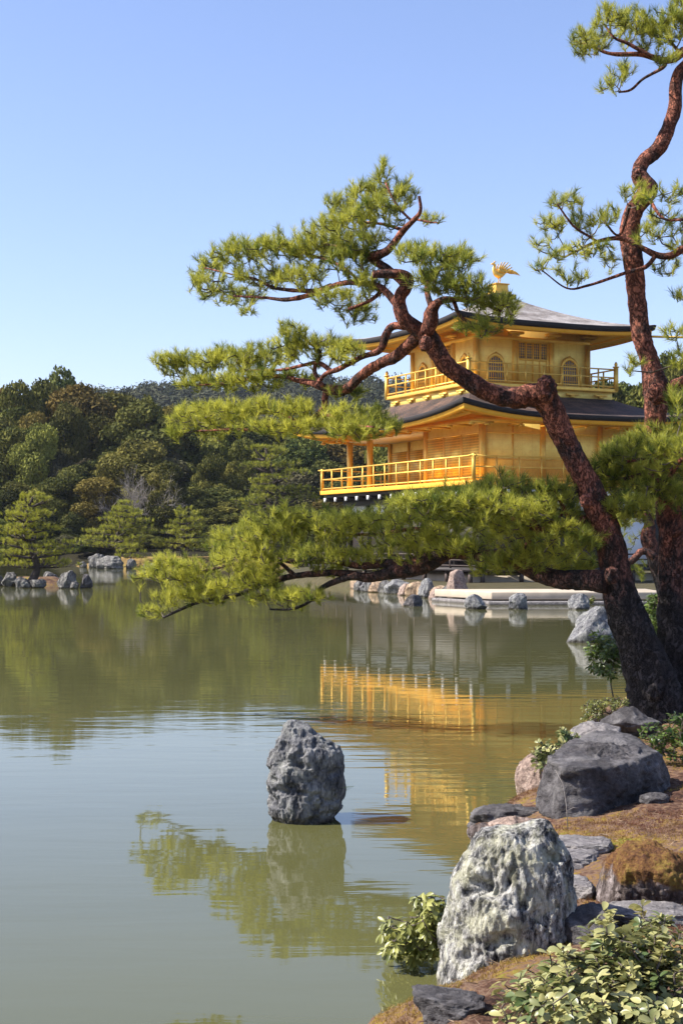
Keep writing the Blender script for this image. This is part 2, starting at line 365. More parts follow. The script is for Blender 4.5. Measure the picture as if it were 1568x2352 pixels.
M['roof_brown'] = roof_mat('dark_bark_roof', (0.022, 0.015, 0.012), (0.07, 0.042, 0.032), (0.17, 0.095, 0.06))

# water
def water_mat():
    m, nt, N, L = newmat('pond_water')
    v1 = coords(N, L, (0.5, 1.9, 1), kind='Object'); v2 = coords(N, L, (0.35, 1.0, 1), (0, 0, R(12)))
    n1 = noise(N, L, v1, 1.6, 3, 0.5, 0.3); n2 = noise(N, L, v2, 0.35, 3, 0.5)
    n3 = noise(N, L, v1, 9, 2, 0.5)
    amp = ramp(N, L, noise(N, L, coords(N, L, (0.5, 1, 1)), 0.11, 2), [(0.38, (0.25,) * 3), (0.62, (1,) * 3)])
    h = math_(N, L, 'ADD', math_(N, L, 'MULTIPLY', n1, 1.0), math_(N, L, 'MULTIPLY', n3, 0.08))
    h = math_(N, L, 'MULTIPLY', h, amp)
    nb = bump(N, L, h, 0.5, 0.007); nb = bump(N, L, n2, 0.3, 0.010, nb)
    c = ramp(N, L, noise(N, L, v2, 0.2, 4), [(0.3, (0.080, 0.080, 0.028)), (0.7, (0.100, 0.098, 0.037))])
    return finish(m, N, L, c, 0.03, 0, nb, 0.5, 1.33)
M['water'] = water_mat()

# ------------------------------------------------------------------ ground and water
def poly_sd(x, y, poly):
    p = np.array(poly, float); n = len(p); ins = np.zeros(len(x), bool); d = np.full(len(x), 1e9)
    for i in range(n):
        a, b = p[i], p[(i + 1) % n]; e = b - a
        t = np.clip(((x - a[0]) * e[0] + (y - a[1]) * e[1]) / (e @ e), 0, 1)
        d = np.minimum(d, np.hypot(x - a[0] - t * e[0], y - a[1] - t * e[1]))
        c = ((a[1] > y) != (b[1] > y)) & (x < (b[0] - a[0]) * (y - a[1]) / (b[1] - a[1] + 1e-12) + a[0]); ins ^= c
    return np.where(ins, d, -d)
def sheet(name, xs, ys, zf, m, smooth=True):
    X, Y = np.meshgrid(xs, ys); x, y = X.ravel(), Y.ravel(); z = zf(x, y)
    nx, ny = len(xs), len(ys); i = np.arange(ny - 1)[:, None] * nx; j = np.arange(nx - 1)[None]
    Fs = np.stack([i + j, i + j + 1, i + j + nx + 1, i + j + nx], -1).reshape(-1, 4)
    return mesh_obj(name, np.stack([x, y, z], -1), Fs, m, None, (0, 0, 0), smooth)

water = sheet('pond_water', np.array([-410., -60, -15, 15, 60, 410]), np.array([-60., 0, 20, 60, 140, 890]), lambda x, y: x * 0, M['water'], False)
tag(water, kind='structure')

BANK = [(0.0, 3.2), (0.02, 5.4), (0.10, 6.02), (0.40, 6.2), (0.50, 6.9), (0.66, 7.9), (0.82, 9.3), (0.95, 10.2), (1.40, 11.6), (1.72, 13.0), (2.2, 14.6), (2.6, 16.2), (3.5, 18.6), (5.5, 21), (12, 26), (24, 30), (24, 3.2)]
def bank_z(x, y):
    d = poly_sd(x, y, BANK); p = np.stack([x, y, x * 0], -1)
    base = np.where(d > 0, 0.02 + 0.17 * (1 - np.exp(-d / 0.22)) + 0.10 * np.clip(d, 0, 3) , d * 1.2)
    return np.maximum(base, -0.8) + np.clip(d + 0.1, 0, 0.4) * (0.10 * fbm(p * 1.7, 3) + 0.06 * fbm(p * 9, 4))
bank = sheet('mossy_bank', np.arange(-0.6, 7.0, 0.03), np.arange(3.0, 17.5, 0.04), bank_z, M['moss']); tag(bank, kind='structure')
bank2 = sheet('mossy_bank_far', np.concatenate([np.arange(2.0, 12.0, 0.2), np.arange(12, 30, 1.)]), np.arange(17.45, 31, 0.25), bank_z, M['moss']); tag(bank2, kind='structure'); bank2.name = 'bank_ground'

# pavilion ground
CU = Vector((math.cos(R(25.5)), math.sin(R(25.5)), 0)); CV = Vector((-CU.y, CU.x, 0)); C2 = Vector((5.72, 61.8, 0))
def L2W(x, y, z=0): return C2 + CU * x + CV * y + Vector((0, 0, z))
PAV = [(0.2, 66), (0.75, 64.0), (2.5, 57.5), (4.05, 51.6), (4.9, 48.3), (30, 48), (90, 60), (120, 150), (20, 150), (-4, 100), (-3.4, 84), (-2, 74)]
def pav_z(x, y):
    d = poly_sd(x, y, PAV); p = np.stack([x, y, x * 0], -1)
    return np.where(d > 0, np.minimum(0.05 + d * 1.0, 0.36), np.maximum(d, -1.0)) + 0.03 * fbm(p * 0.6, 3)
pg = sheet('pavilion_ground', np.concatenate([np.arange(-7, 30, 0.5), np.arange(30, 125, 4.)]), np.concatenate([np.arange(46, 100, 0.5), np.arange(100, 155, 3.)]), pav_z, M['gravel']); tag(pg, kind='structure')

# far shore, forest floor and hill
def far_z(x, y):
    sh = 137 + 5 * np.sin(x * 0.07) + 3 * np.sin(x * 0.19 + 1) - 14 * np.clip((x - 2) / 25, 0, 1)
    d = y - sh; p = np.stack([x, y, x * 0], -1)
    z = np.where(d > 0, np.minimum(d * 0.35, 1.2) + np.clip(d - 5, 0, 400) * 0.06, np.maximum(d * 0.3, -1.0))
    hill = 46 * np.exp(-((y - 560) / 150.) ** 2) * (0.88 + 0.12 * np.sin(x * 0.013 + 1.0)) * np.clip(1.06 - 0.0009 * np.abs(x + 60), 0.3, 1.1)
    return z * np.exp(-np.clip(y - 300, 0, 900) / 300.) + hill * np.clip((y - 220) / 120, 0, 1) + 2.0 * fbm(p * 0.03, 3) * np.clip((d - 10) / 60, 0, 1)
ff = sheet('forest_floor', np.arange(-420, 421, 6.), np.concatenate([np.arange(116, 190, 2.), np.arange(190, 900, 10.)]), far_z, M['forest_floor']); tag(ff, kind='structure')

# ------------------------------------------------------------------ rocks
def ico(sub):
    import bmesh
    bm = bmesh.new(); bmesh.ops.create_icosphere(bm, subdivisions=sub, radius=1)
    V = np.array([v.co[:] for v in bm.verts]); Fs = np.array([[v.index for v in f.verts] for f in bm.faces]); bm.free()
    return V, Fs
ICO = {}
def cells(V, n, seed, stretch=(1, 1, 1), tilt=1.0):
    rg = np.random.default_rng(seed); q = V * np.array(stretch); lo, hi = q.min(0), q.max(0); pts = rg.uniform(lo, hi, (n * 3, 3))
    pts = q[rg.choice(len(q), n)] + rg.normal(size=(n, 3)) * 0.02 * (hi - lo)
    q = q + 0.03 * (hi - lo).mean() * np.stack([fbm(q * 9 / (hi - lo).max() + k * 7, 3) for k in range(3)], -1)
    off = rg.uniform(-1, 1, n); tv = rg.normal(size=(n, 3)) * tilt; out = np.zeros(len(V)); size = (hi - lo).mean() / n ** 0.5
    for i in range(0, len(V), 4000):
        d = ((q[i:i + 4000, None] - pts[None]) ** 2).sum(2); j = d.argmin(1)
        out[i:i + 4000] = off[j] * 0.6 + ((q[i:i + 4000] - pts[j]) * tv[j]).sum(1) / size * 0.5
    return np.clip(out, -1.0, 1.0)
def boulder(name, label, loc, dims, m, seed=0, sub=5, cuts=9, rough=0.10, ridge=0.05, nscale=2.2, group=None, cat='rock', rz=0.0, tilt=0.0, topcut=None, stretch=(1, 1, 1), boxy=1.0):
    if sub not in ICO: ICO[sub] = ico(sub)
    V, Fs = ICO[sub]; V = V.copy(); rg = np.random.default_rng(seed)
    if boxy != 1: V = np.sign(V) * np.abs(V) ** boxy; V = V / np.maximum(1, (np.abs(V) ** 6).sum(1, keepdims=True) ** (1 / 6) * 1.05)
    for k in range(cuts):
        n = nrm(rg.normal(size=3) * [1, 1, 0.8]); dd = rg.uniform(0.55, 0.86)
        t = V @ n - dd; V -= np.outer(np.clip(t, 0, None) * 0.94, n)
    if topcut is not None:
        n = nrm(np.array(topcut[:3], float)); t = V @ n - topcut[3]; V -= np.outer(np.clip(t, 0, None) * 0.96, n)
    nn = nrm(V); S = np.array(stretch)
    V = V + nn * (0.035 * cells(V, 40, seed + 900, (1, 1, 1.4)))[:, None] if sub > 4 else V
    V = V + nn * (rough * fbm(V * nscale * S + seed * 3.7, 5) + ridge * ridged(V * nscale * 2.3 * S + seed, 4))[:, None]
    V = V * np.array(dims)
    ct, st = math.cos(tilt), math.sin(tilt); V = V @ np.array([[ct, 0, -st], [0, 1, 0], [st, 0, ct]])
    c, s = math.cos(rz), math.sin(rz); V = V @ np.array([[c, s, 0], [-s, c, 0], [0, 0, 1]])
    o = mesh_obj(name, V, Fs, m, None, (0, 0, 0), True); o.location = loc
    return tag(o, label, cat, group)
def profile_rock(name, label, rows, unit, loc_px, D, m, depth=0.8, seed=0, amp=0.03, cat='rock', sharp=2.5, stretch=(1, 1, 1), sink=0.12):
    """rows: (y, x_left, x_right) of the outline seen from the pond path, top first; lofted to a rock of its own depth."""
    rows = np.array(rows, float); y0 = rows[-1, 0]; xc = (rows[-2, 1] + rows[-2, 2]) / 2
    zs = (y0 - rows[:, 0]) * unit; xl = (rows[:, 1] - xc) * unit; xr = (rows[:, 2] - xc) * unit
    zs = np.append(zs, -sink); xl = np.append(xl, xl[-1]); xr = np.append(xr, xr[-1])
    zz = np.linspace(zs[-1], zs[0], 230); XL = np.interp(zz, zs[::-1], xl[::-1]); XR = np.interp(zz, zs[::-1], xr[::-1])
    wmax = (XR - XL).max() / 2
    n = 300; a = np.arange(n) / n * 2 * np.pi
    ca, sa = np.cos(a), np.sin(a); e = 2 / sharp
    sx = np.sign(ca) * np.abs(ca) ** e; sy = np.sign(sa) * np.abs(sa) ** e
    hw = (XR - XL) / 2; cx = (XR + XL) / 2
    dy = depth * (0.35 * hw + 0.65 * np.sqrt(np.clip(hw * wmax, 0, None)) * np.clip(hw / wmax * 1.6, 0, 1))
    V = np.stack([cx[:, None] + hw[:, None] * sx, dy[:, None] * sy, np.repeat(zz[:, None], n, 1)], -1).reshape(-1, 3)
    i = np.arange(229)[:, None] * n; j = np.arange(n)[None]; k = (j + 1) % n
    Fs = [np.stack([i + j, i + k, i + n + k, i + n + j], -1).reshape(-1, 4)]
    top = len(V); V = np.vstack([V, [[cx[-1], 0, zz[-1] + 0.004]]])
    b = 229 * n; Fs.append(np.stack([b + np.arange(n), b + (np.arange(n) + 1) % n, np.full(n, top)], -1))
    ctr = np.stack([np.interp(V[:, 2], zz, cx), V[:, 1] * 0, np.interp(V[:, 2], [zz[0], zz[-1]], [zz[0], zz[-1] - 0.1])], -1)
    nn = nrm(V - ctr); q = V * np.array(stretch)
    hs = zs[0]
    big = fbm(V * [1, 1, 0.8] * 3.2 / hs + seed, 3); st = fbm(V * [1, 1, 0.28] * 16 / hs + seed * 2.1, 4); fr = ridged(V * [1, 1, 0.6] * 11 / hs + seed * 1.3, 4)
    blk = np.round(st * 5 + 0.15 * fbm(V * 30 / hs, 2)) / 5
    pit = np.clip(fbm(V * [1, 1, 1.3] * 5.5 / hs + seed * 4.4, 3) - 0.12, 0, 1)
    dsp = amp * (1.3 * big + 0.30 * cells(V, 45, seed + 70, (1, 1, 0.7)) + 0.17 * cells(V, 420, seed + 71, (1, 1, 0.5)) + 0.25 * st + 0.28 * fbm(V * [1, 1, 0.35] * 45 / hs, 4) + 0.12 * fr - 3.2 * pit) - 0.1 * amp
    V = V + nn * (dsp * np.clip((zs[0] - V[:, 2]) / (0.25 * hs) + 0.35, 0, 1))[:, None]
    o = mesh_obj(name, V, Fs, m, None, (0, 0, 0), True); o.location = loc_px
    return tag(o, label, cat)

u7 = 0.3556 / F * 6.5
WR = [(775, 600, 700), (800, 470, 722), (830, 285, 738), (900, 235, 760), (1000, 190, 810), (1100, 155, 832), (1200, 105, 838), (1300, 70, 848), (1400, 50, 858), (1500, 38, 862), (1600, 28, 850), (1700, 20, 835), (1800, 12, 815), (1900, 8, 800)]
bw = P(1010.4 + 0.3556 * 404, 1607.5 + 0.3556 * 1900, 6.5)
profile_rock('standing_rock', 'tall pale lichen covered rock standing on the mossy bank edge', WR, u7, bw, 6.5, M['rock_white'], 0.8, 3, 0.038, stretch=(1.3, 1.3, 0.6), sink=0.35)
u8 = 0.3553 / F * 10.35
PR = [(392, 305, 365), (420, 275, 440), (480, 255, 495), (520, 228, 565), (560, 208, 636), (620, 196, 664), (700, 182, 674), (800, 175, 678), (900, 178, 676), (960, 186, 672), (1000, 200, 655), (1040, 222, 620)]
bp = G(551.1 + 0.3553 * 430, 1515.6 + 0.3553 * 1030); bp.z = 0
profile_rock('standing_rock', 'dark upright rock standing alone in the open water', PR, u8, bp, 10.35, M['rock_grey'], 0.85, 11, 0.034, stretch=(1.6, 1.6, 0.45), sink=0.4)

def rk(name, label, px, py, D, w_, d_, h_, m, **kw):
    if D is None:
        D = 9.0
        for _ in range(40):
            z = float(bank_z(np.array([(px - CX) / F * D]), np.array([D]))[0]); D = 0.6 * D + 0.4 * (CAMH - z) * F / (py - HY)
        p = P(px, py, D); p.z += h_ * 0.12
    else: p = P(px, py, D)
    return boulder(name, label, p, (w_ / 2, d_ / 2, h_ / 2), m, **kw)
def hull_rock(name, label, pts, m, seed, rough=0.03, ridge=0.015, p_=26, cat='boulder', sub=6):
    import bmesh
    bm = bmesh.new(); Q = [P(1010.4 + 0.3556 * x, 1607.5 + 0.3556 * y, D) for x, y, D in pts]
    for q in Q: bm.verts.new(q)
    bmesh.ops.convex_hull(bm, input=bm.verts); bm.normal_update()
    c = np.mean([q[:] for q in Q], 0); pl = []
    for f in bm.faces:
        n = np.array(f.normal[:]); d = (np.array(f.verts[0].co[:]) - c) @ n
        if d < 0: n, d = -n, -d
        if f.calc_area() > 1e-5: pl.append(n / max(d, 0.01))
    bm.free()
    if sub not in ICO: ICO[sub] = ico(sub)
    U, Fs = ICO[sub]; pl = np.array(pl)
    q = np.clip(U @ pl.T, 0, None); r = 1 / ((q ** p_).sum(1) ** (1 / p_)); V = U * r[:, None]
    V = V + U * (rough * fbm(V * 5 + seed, 5) + ridge * ridged(V * [9, 9, 14] + seed, 4) + 0.018 * cells(V, 45, seed + 5, (1, 1, 1.8)) + 0.007 * cells(V, 300, seed + 6, (1, 1, 1.8)))[:, None]
    o = mesh_obj(name, V, Fs, m, None, (0, 0, 0), True); o.location = c
    return tag(o, label, cat)
hull_rock('boulder', 'large dark grey angular boulder on the bank with a flat sloping top', [(640, 700, 9.6), (740, 800, 9.25), (1000, 780, 9.3), (1200, 700, 9.45), (1430, 640, 9.7), (690, 385, 9.55), (790, 440, 9.3), (950, 455, 9.3), (1130, 430, 9.4), (1290, 380, 9.65), (1400, 340, 9.9), (1475, 560, 9.95), (840, 330, 9.95), (960, 212, 10.35), (1130, 190, 10.4), (1210, 205, 10.35), (1310, 295, 10.3), (720, 560, 10.4), (1350, 520, 10.5)], M['rock_dark'], 21, 0.05, 0.022, 220)
rk('rock', 'low rock with orange moss between the water and the dark boulder', 1228, 1795, 10.9, 0.28, 0.4, 0.42, M['rock_pink'], seed=22, sub=5)
rk('flat_rock', 'flat dark slab at the water edge left of the boulder', 1170, 1885, 9.75, 0.5, 0.55, 0.30, M['rock_dark'], seed=23, topcut=(0, 0, 1, 0.55), rough=0.14, ridge=0.06, nscale=3.2, boxy=0.7)
rk('rock', 'pinkish cracked rock behind the top of the pale standing rock', 1190, 1905, 9.1, 0.36, 0.35, 0.20, M['rock_pink'], seed=24, rough=0.14, ridge=0.1)
rk('flat_rock', 'flat layered slab in the moss right of the pale standing rock', 1345, 1955, None, 0.40, 0.4, 0.16, M['rock_slab'], seed=25, topcut=(0, 0, 1, 0.55), rough=0.14, ridge=0.06, nscale=3.2, boxy=0.7)
rk('flat_rock', 'small flat grey stone in moss beside the stump', 1330, 2050, None, 0.20, 0.3, 0.13, M['rock_slab'], seed=26, topcut=(0, 0, 1, 0.55), rough=0.14, ridge=0.06, nscale=3.2, boxy=0.7)
rk('stump', 'old tree stump capped with rusty moss at the right edge', 1490, 2045, 7.0, 0.52, 0.5, 0.42, M['rock_mossy'], seed=27, sub=6, cuts=4, rough=0.12, ridge=0.07, stretch=(1.8, 1.8, 0.5), cat='stump')
rk('rock', 'second moss topped stump behind the mossy stump', 1600, 2010, 7.1, 0.45, 0.5, 0.34, M['rock_mossy'], seed=28, sub=5, cat='rock')
rk('flat_rock', 'purplish grey slab at the foot of the pale standing rock', 1030, 2325, None, 0.30, 0.3, 0.16, M['rock_dark'], seed=29, topcut=(0, 0, 1, 0.55), rough=0.14, ridge=0.06, nscale=3.2, boxy=0.7)
rk('flat_rock', 'broad pale stone in the moss behind the leafy bush', 1500, 2120, None, 0.42, 0.35, 0.16, M['rock_slab'], seed=30, topcut=(0, 0, 1, 0.55), rough=0.14, ridge=0.06, nscale=3.2, boxy=0.7)
rk('flat_rock', 'cracked layered slab behind the small flat stone', 1318, 1985, None, 0.30, 0.3, 0.14, M['rock_slab'], seed=34, topcut=(0, 0, 1, 0.5), rough=0.16, ridge=0.07, boxy=0.7)
rk('rock', 'small pale stone at the foot of the dark boulder', 1312, 1868, None, 0.14, 0.14, 0.09, M['rock_slab'], seed=35)
rk('rock', 'dark stone half buried behind the leafy bush', 1345, 2135, 6.4, 0.28, 0.3, 0.2, M['rock_dark'], seed=36, rough=0.15)
rk('rock', 'low stone under the right end of the dark boulder', 1500, 1842, None, 0.2, 0.2, 0.10, M['rock_dark'], seed=37, rough=0.15)
rk('rock', 'pinkish stone at the water edge before the flat dark slab', 1110, 1915, 9.3, 0.2, 0.2, 0.14, M['rock_mossy'], seed=38, rough=0.15)
rk('rock', 'shaded dark rock tucked below the pine trunk', 1440, 1668, 12.9, 0.62, 0.5, 0.34, M['rock_dark'], seed=31, rough=0.1)
rk('rock', 'pale topped rock just behind the dark boulder', 1370, 1705, 11.6, 0.5, 0.4, 0.34, M['rock_slab'], seed=32)
rk('rock', 'large grey rock rising from the water beyond the pine trunk', 1360, 1456, 29.5, 1.15, 0.9, 1.1, M['rock_grey'], seed=33, cuts=6, topcut=(-0.75, -0.2, 0.8, 0.5))
for i, (px, w_, h_, lab) in enumerate([(1093, 0.68, 0.62, 'dark rock in water at the near corner of the stone landing'), (1192, 0.70, 0.66, 'brown grey rock in water before the middle of the stone landing'), (1328, 0.62, 0.72, 'rounded grey rock with a yellow plant by the stone landing')]):
    p = G(px, 1399, 0); p.z = 0.12
    boulder('rock', lab, p, (w_ / 2, 0.3, h_ / 2), M['rock_grey'], seed=40 + i, sub=5, cuts=8)
BS = [(843, 1355, 0.55, 0.55, 'rock_grey', 'upright dark rock at the far end of the tan bank'), (868, 1356, 0.8, 0.5, 'rock_tan', 'tan rock leaning on the bank beside the upright dark rock'), (912, 1360, 1.0, 0.75, 'rock_grey', 'broad dark rock set in the tan bank'), (955, 1364, 0.8, 0.6, 'rock_tan', 'sunlit tan bank stone between two dark rocks'), (978, 1368, 0.6, 0.8, 'rock_grey', 'narrow dark rock in the tan bank nearer the landing'),
      (947, 1388, 0.65, 0.42, 'rock_dark', 'low black rock in water off the tan bank'), (1010, 1370, 0.7, 0.5, 'rock_tan', 'low tan block in the bank beside the narrow dark rock'), (1050, 1374, 1.0, 1.15, 'rock_pink', 'tall orange brown rock at the landing end of the bank')]
BS += [(828, 1353, 0.6, 0.5, 'rock_shore', 'small dark stone at the farthest visible tip of the tan bank'), (888, 1358, 0.7, 0.65, 'rock_shore', 'squat grey stone before the broad dark rock of the bank'), (930, 1363, 0.6, 0.5, 'rock_pink', 'small orange stone in the bank right of the broad dark rock'), (1028, 1373, 0.8, 0.6, 'rock_shore', 'dark stone wedged beside the tall orange brown rock'), (1000, 1372, 0.6, 0.45, 'rock_pink', 'low orange stone right of the narrow dark rock')]
for i, (px, py, w_, h_, mm, lab) in enumerate(BS):
    p = G(px, py + 4, 0); p.z = h_ * 0.25
    boulder('rock', lab, p, (w_ / 2, w_ / 2, h_ / 2 * 1.2), M[mm], seed=60 + i, sub=5, cuts=8)
# tan stone revetment along the pavilion bank
mb = MB()
for a, b in zip([(0.55, 65), (2.3, 57.9), (3.95, 51.8)], [(2.3, 57.9), (3.95, 51.8), (4.5, 49.6)]):
    mb.bar((a[0], a[1], 0.05), (b[0], b[1], 0.05), 0.4, 0.55)
tag(mb.build('stone_revetment', M['rock_tan'], None, bevel=0.05), 'low tan stone edging along the bank below the golden pavilion', 'retaining wall')
# stone landing
ld = empty('stone_landing', (4.67, 47.4, 0), 'flat pale stone landing slab reaching into the pond', 'landing')
mb = MB(); mb.add([(0, 0, 0.16), (5.5, 0.1, 0.16), (5.5, 3.5, 0.16), (-1.6, 3.0, 0.16), (0, 0, 0.40), (5.5, 0.1, 0.40), (5.5, 3.5, 0.40), (-1.6, 3.0, 0.40)], [(0,3,2,1),(4,5,6,7),(0,1,5,4),(1,2,6,5),(2,3,7,6),(3,0,4,7)])
mb.build('slab', M['stone'], ld, bevel=0.03)
mb = MB(); mb.add([(-0.1, -0.35, -0.4), (5.5, -0.3, -0.4), (5.5, 3.5, -0.4), (-1.7, 3.0, -0.4), (-0.1, -0.35, 0.12), (5.5, -0.3, 0.12), (5.5, 3.5, 0.12), (-1.7, 3.0, 0.12)], [(0,3,2,1),(4,5,6,7),(0,1,5,4),(1,2,6,5),(2,3,7,6),(3,0,4,7)])
mb.build('footing', M['rock_slab'], ld, bevel=0.04)
# islets at the left
def mound(name, cxy, rx, ry, h, m):
    xs = np.linspace(cxy[0] - rx * 1.2, cxy[0] + rx * 1.2, 70); ys = np.linspace(cxy[1] - ry * 1.2, cxy[1] + ry * 1.2, 50)
    o = sheet(name, xs, ys, lambda x, y: h * 1.5 * np.clip(1 - ((x - cxy[0]) / rx) ** 2 - ((y - cxy[1]) / ry) ** 2, -0.6, 0.66) + 0.06 * fbm(np.stack([x, y, x * 0], -1) * 1.3, 3), m)
    return tag(o, kind='structure')
c1 = G(75, 1343); mound('rock_islet_ground', (c1.x - 0.2, c1.y + 0.9), 1.9, 1.6, 0.35, M['moss'])
IR = [(22, 1347, 1.0, 0.85, 'rounded pale rock at the left end of the little islet'), (52, 1350, 0.95, 0.75, 'pale split rock under the islet pine trunk'), (90, 1350, 0.9, 0.5, 'low rusty rock between the split rock and the peaked rock'), (118, 1340, 1.1, 0.75, 'broad grey rock at the back of the islet'), (152, 1351, 1.0, 1.05, 'peaked grey rock near the islet right end'), (172, 1352, 0.5, 0.4, 'small grey stone at the foot of the peaked rock'), (198, 1351, 0.7, 0.8, 'dark rock standing apart at the islet right tip'), (-5, 1346, 0.7, 0.7, 'pale rock cut by the left picture edge on the islet')]
for i, (px, py, w_, h_, lab) in enumerate(IR):
    p = G(px, py, 0); p.z = h_ * 0.22
    boulder('rock', lab, p, (w_ / 2 * 0.92, w_ / 2 * 0.85, h_ / 2 * 1.05), M['rock_dark' if i == 6 else 'rock_shore'], seed=80 + i, sub=5, cuts=12, rough=0.17, boxy=0.8)
c2 = G(350, 1302); mound('moss_peninsula', (c2.x + 2.5, c2.y + 4.5), 9.5, 5.0, 0.8, M['moss_far'])
IR2 = [(192, 1303, 0.9, 0.7, 'small rock at the left tip of the mossy peninsula'), (222, 1304, 1.6, 1.7, 'pale craggy rock on the mossy peninsula shore'), (258, 1306, 2.3, 1.4, 'long purplish grey rock on the mossy peninsula shore'), (300, 1306, 0.9, 1.1, 'pale block rock at the right of the long grey rock'), (345, 1308, 1.2, 0.8, 'dark rock on the peninsula shore beside the pine tip'), (372, 1306, 0.9, 0.6, 'pale low rock on the peninsula near the pine needles')]
for i, (px, py, w_, h_, lab) in enumerate(IR2):
    p = G(px, py, 0); p.z = h_ * 0.2
    boulder('rock', lab, p, (w_ / 2, w_ / 2 * 0.8, h_ / 2 * 1.0), M['rock_shore'], seed=100 + i, sub=5, cuts=12, rough=0.17, boxy=0.8)

# ------------------------------------------------------------------ golden pavilion (local frame: x along the shaded face, y along the sunlit face)
pav = empty('golden_pavilion', C2, 'three storey golden pavilion with balconies beside the pond', 'pavilion', None, R(25.5))
BX, BY = 8.6, 12.35
T0x, T1x, T0y, T1y = 1.45, 7.15, 2.95, 8.65       # third storey
Z2, Z3 = 4.45, 8.73
# first storey
mb = MB(); mb.box((-0.9, -0.9, 0.1), (BX + 0.9, BY + 0.9, 0.62)); mb.build('foundation', M['stone'], pav)
mb = MB(); mb.box((-1.5, -1.5, 0.78), (BX + 1.5, BY + 1.5, 0.92)); mb.build('veranda', M['wood_dark'], pav)
for i in range(16):
    x, y = (-1.35, -1.35 + i * (BY + 2.7) / 8) if i < 9 else (-1.1 + (i - 9) * (BX + 2.3) / 6 + 0.3, -1.35)
    mb = MB(); mb.box((x - 0.07, y - 0.07, 0.3), (x + 0.07, y + 0.07, 0.775)); mb.build('veranda_support', M['wood_brown'], pav)
def railing(pts, z0, h, m, post=1.05, rails=(1.0, 0.62, 0.12), pw=0.07, rw=0.06, name='railing', fin=None, over=0.0):
    for a, b in zip(pts[:-1], pts[1:]):
        a = np.array(a, float); b = np.array(b, float); L_ = np.linalg.norm(b - a); d = (b - a) / L_; mb = MB()
        for k, r in enumerate(rails):
            e = over if k == 0 else 0
            mb.bar((*(a - d * e), z0 + h * r), (*(b + d * e), z0 + h * r), rw * (1.15 if k == 0 else 0.8), rw)
        n = max(1, round(L_ / post))
        for i in range(1, n):
            p = a + (b - a) * i / n; top = h * (rails[0] if i % 1 == 0 else rails[1]) - rw * 0.51
            mb.box((p[0] - pw / 2, p[1] - pw / 2, z0), (p[0] + pw / 2, p[1] + pw / 2, z0 + top))
        mb.build(name, m, pav)
def post_at(x, y, z0, h, m, w_=0.13, fin=True, name='railing_post'):
    mb = MB(); mb.box((x - w_ / 2, y - w_ / 2, z0), (x + w_ / 2, y + w_ / 2, z0 + h))
    if fin:
        mb.box((x - w_ * 0.7, y - w_ * 0.7, z0 + h), (x + w_ * 0.7, y + w_ * 0.7, z0 + h + 0.05))
        mb.tube([(x, y, z0 + h + 0.05), (x, y, z0 + h + 0.12), (x, y, z0 + h + 0.2), (x, y, z0 + h + 0.27)], [0.04, 0.085, 0.06, 0.005], 10)
    mb.build(name, m, pav)
railing([(-1.45, BY + 1.45), (-1.45, -1.45), (BX + 1.45, -1.45)], 0.92, 0.55, M['wood_brown'], 1.5, (1.0, 0.6, 0.2), name='veranda_railing')
for (x0, y0, x1, y1) in ((0, 0, BX, 0), (0, 0, 0, BY)):
    n = 4 if y1 == 0 else 6
    for i in range(n + 1 if y1 == 0 else n + 1):
        if i == 0 and y1 != 0: continue
        x = x0 + (x1 - x0) * i / n; y = y0 + (y1 - y0) * i / n
        mb = MB(); mb.box((x - 0.12, y - 0.12, 0.92), (x + 0.12, y + 0.12, 3.69)); mb.build('column', M['wood_dark'], pav)
mb = MB(); mb.box((0.06, 0.03, 0.92), (BX - 0.05, BY, 3.05)); mb.build('lower_wall', M['wood_dark'], pav)
mb = MB(); mb.box((BX * 0.75 + 0.14, 0.0, 1.0), (BX - 0.14, 0.026, 3.0)); mb.build('plaster_panel', M['plaster'], pav)
mb = MB(); mb.box((0.02, 0.6, 0.95), (0.055, BY - 0.3, 3.0)); mb.build('shutter_panel', M['wood_dark'], pav)
mb = MB(); mb.box((-0.1, -0.1, 3.05), (BX + 0.1, BY + 0.1, 3.3)); mb.build('lintel', M['wood_dark'], pav)
mb = MB(); mb.box((0.02, 0.02, 3.3), (BX - 0.02, BY - 0.02, 3.7)); mb.build('plaster_band', M['plaster'], pav)
mb = MB(); mb.box((-0.25, -0.25, 3.7), (BX + 0.25, BY + 0.25, 4.02)); mb.build('girder', M['wood_dark'], pav)
# deck of the second storey with white capped joists
mb = MB(); mb.box((-0.85, -0.85, 4.1), (BX + 0.85, BY + 0.85, 4.26)); mb.build('deck_beam', M['wood_dark'], pav)
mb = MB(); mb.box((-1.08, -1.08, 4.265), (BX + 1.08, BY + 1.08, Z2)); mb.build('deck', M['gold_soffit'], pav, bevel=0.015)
for i in range(13):
    y = -0.75 + i * (BY + 1.5) / 12
    mb = MB(); mb.box((-0.92, y - 0.07, 3.93), (0, y + 0.07, 4.095)); j = mb.build('joist', M['wood_dark'], pav)
    mb = MB(); mb.box((-0.99, y - 0.085, 3.91), (-0.925, y + 0.085, 4.10)); mb.build('joist_cap', M['white'], j)
for i in range(9):
    x = -0.6 + i * (BX + 1.2) / 8
    mb = MB(); mb.box((x - 0.07, -0.92, 3.93), (x + 0.07, 0, 4.095)); j = mb.build('joist', M['wood_dark'], pav)
    mb = MB(); mb.box((x - 0.085, -0.99, 3.91), (x + 0.085, -0.925, 4.10)); mb.build('joist_cap', M['white'], j)
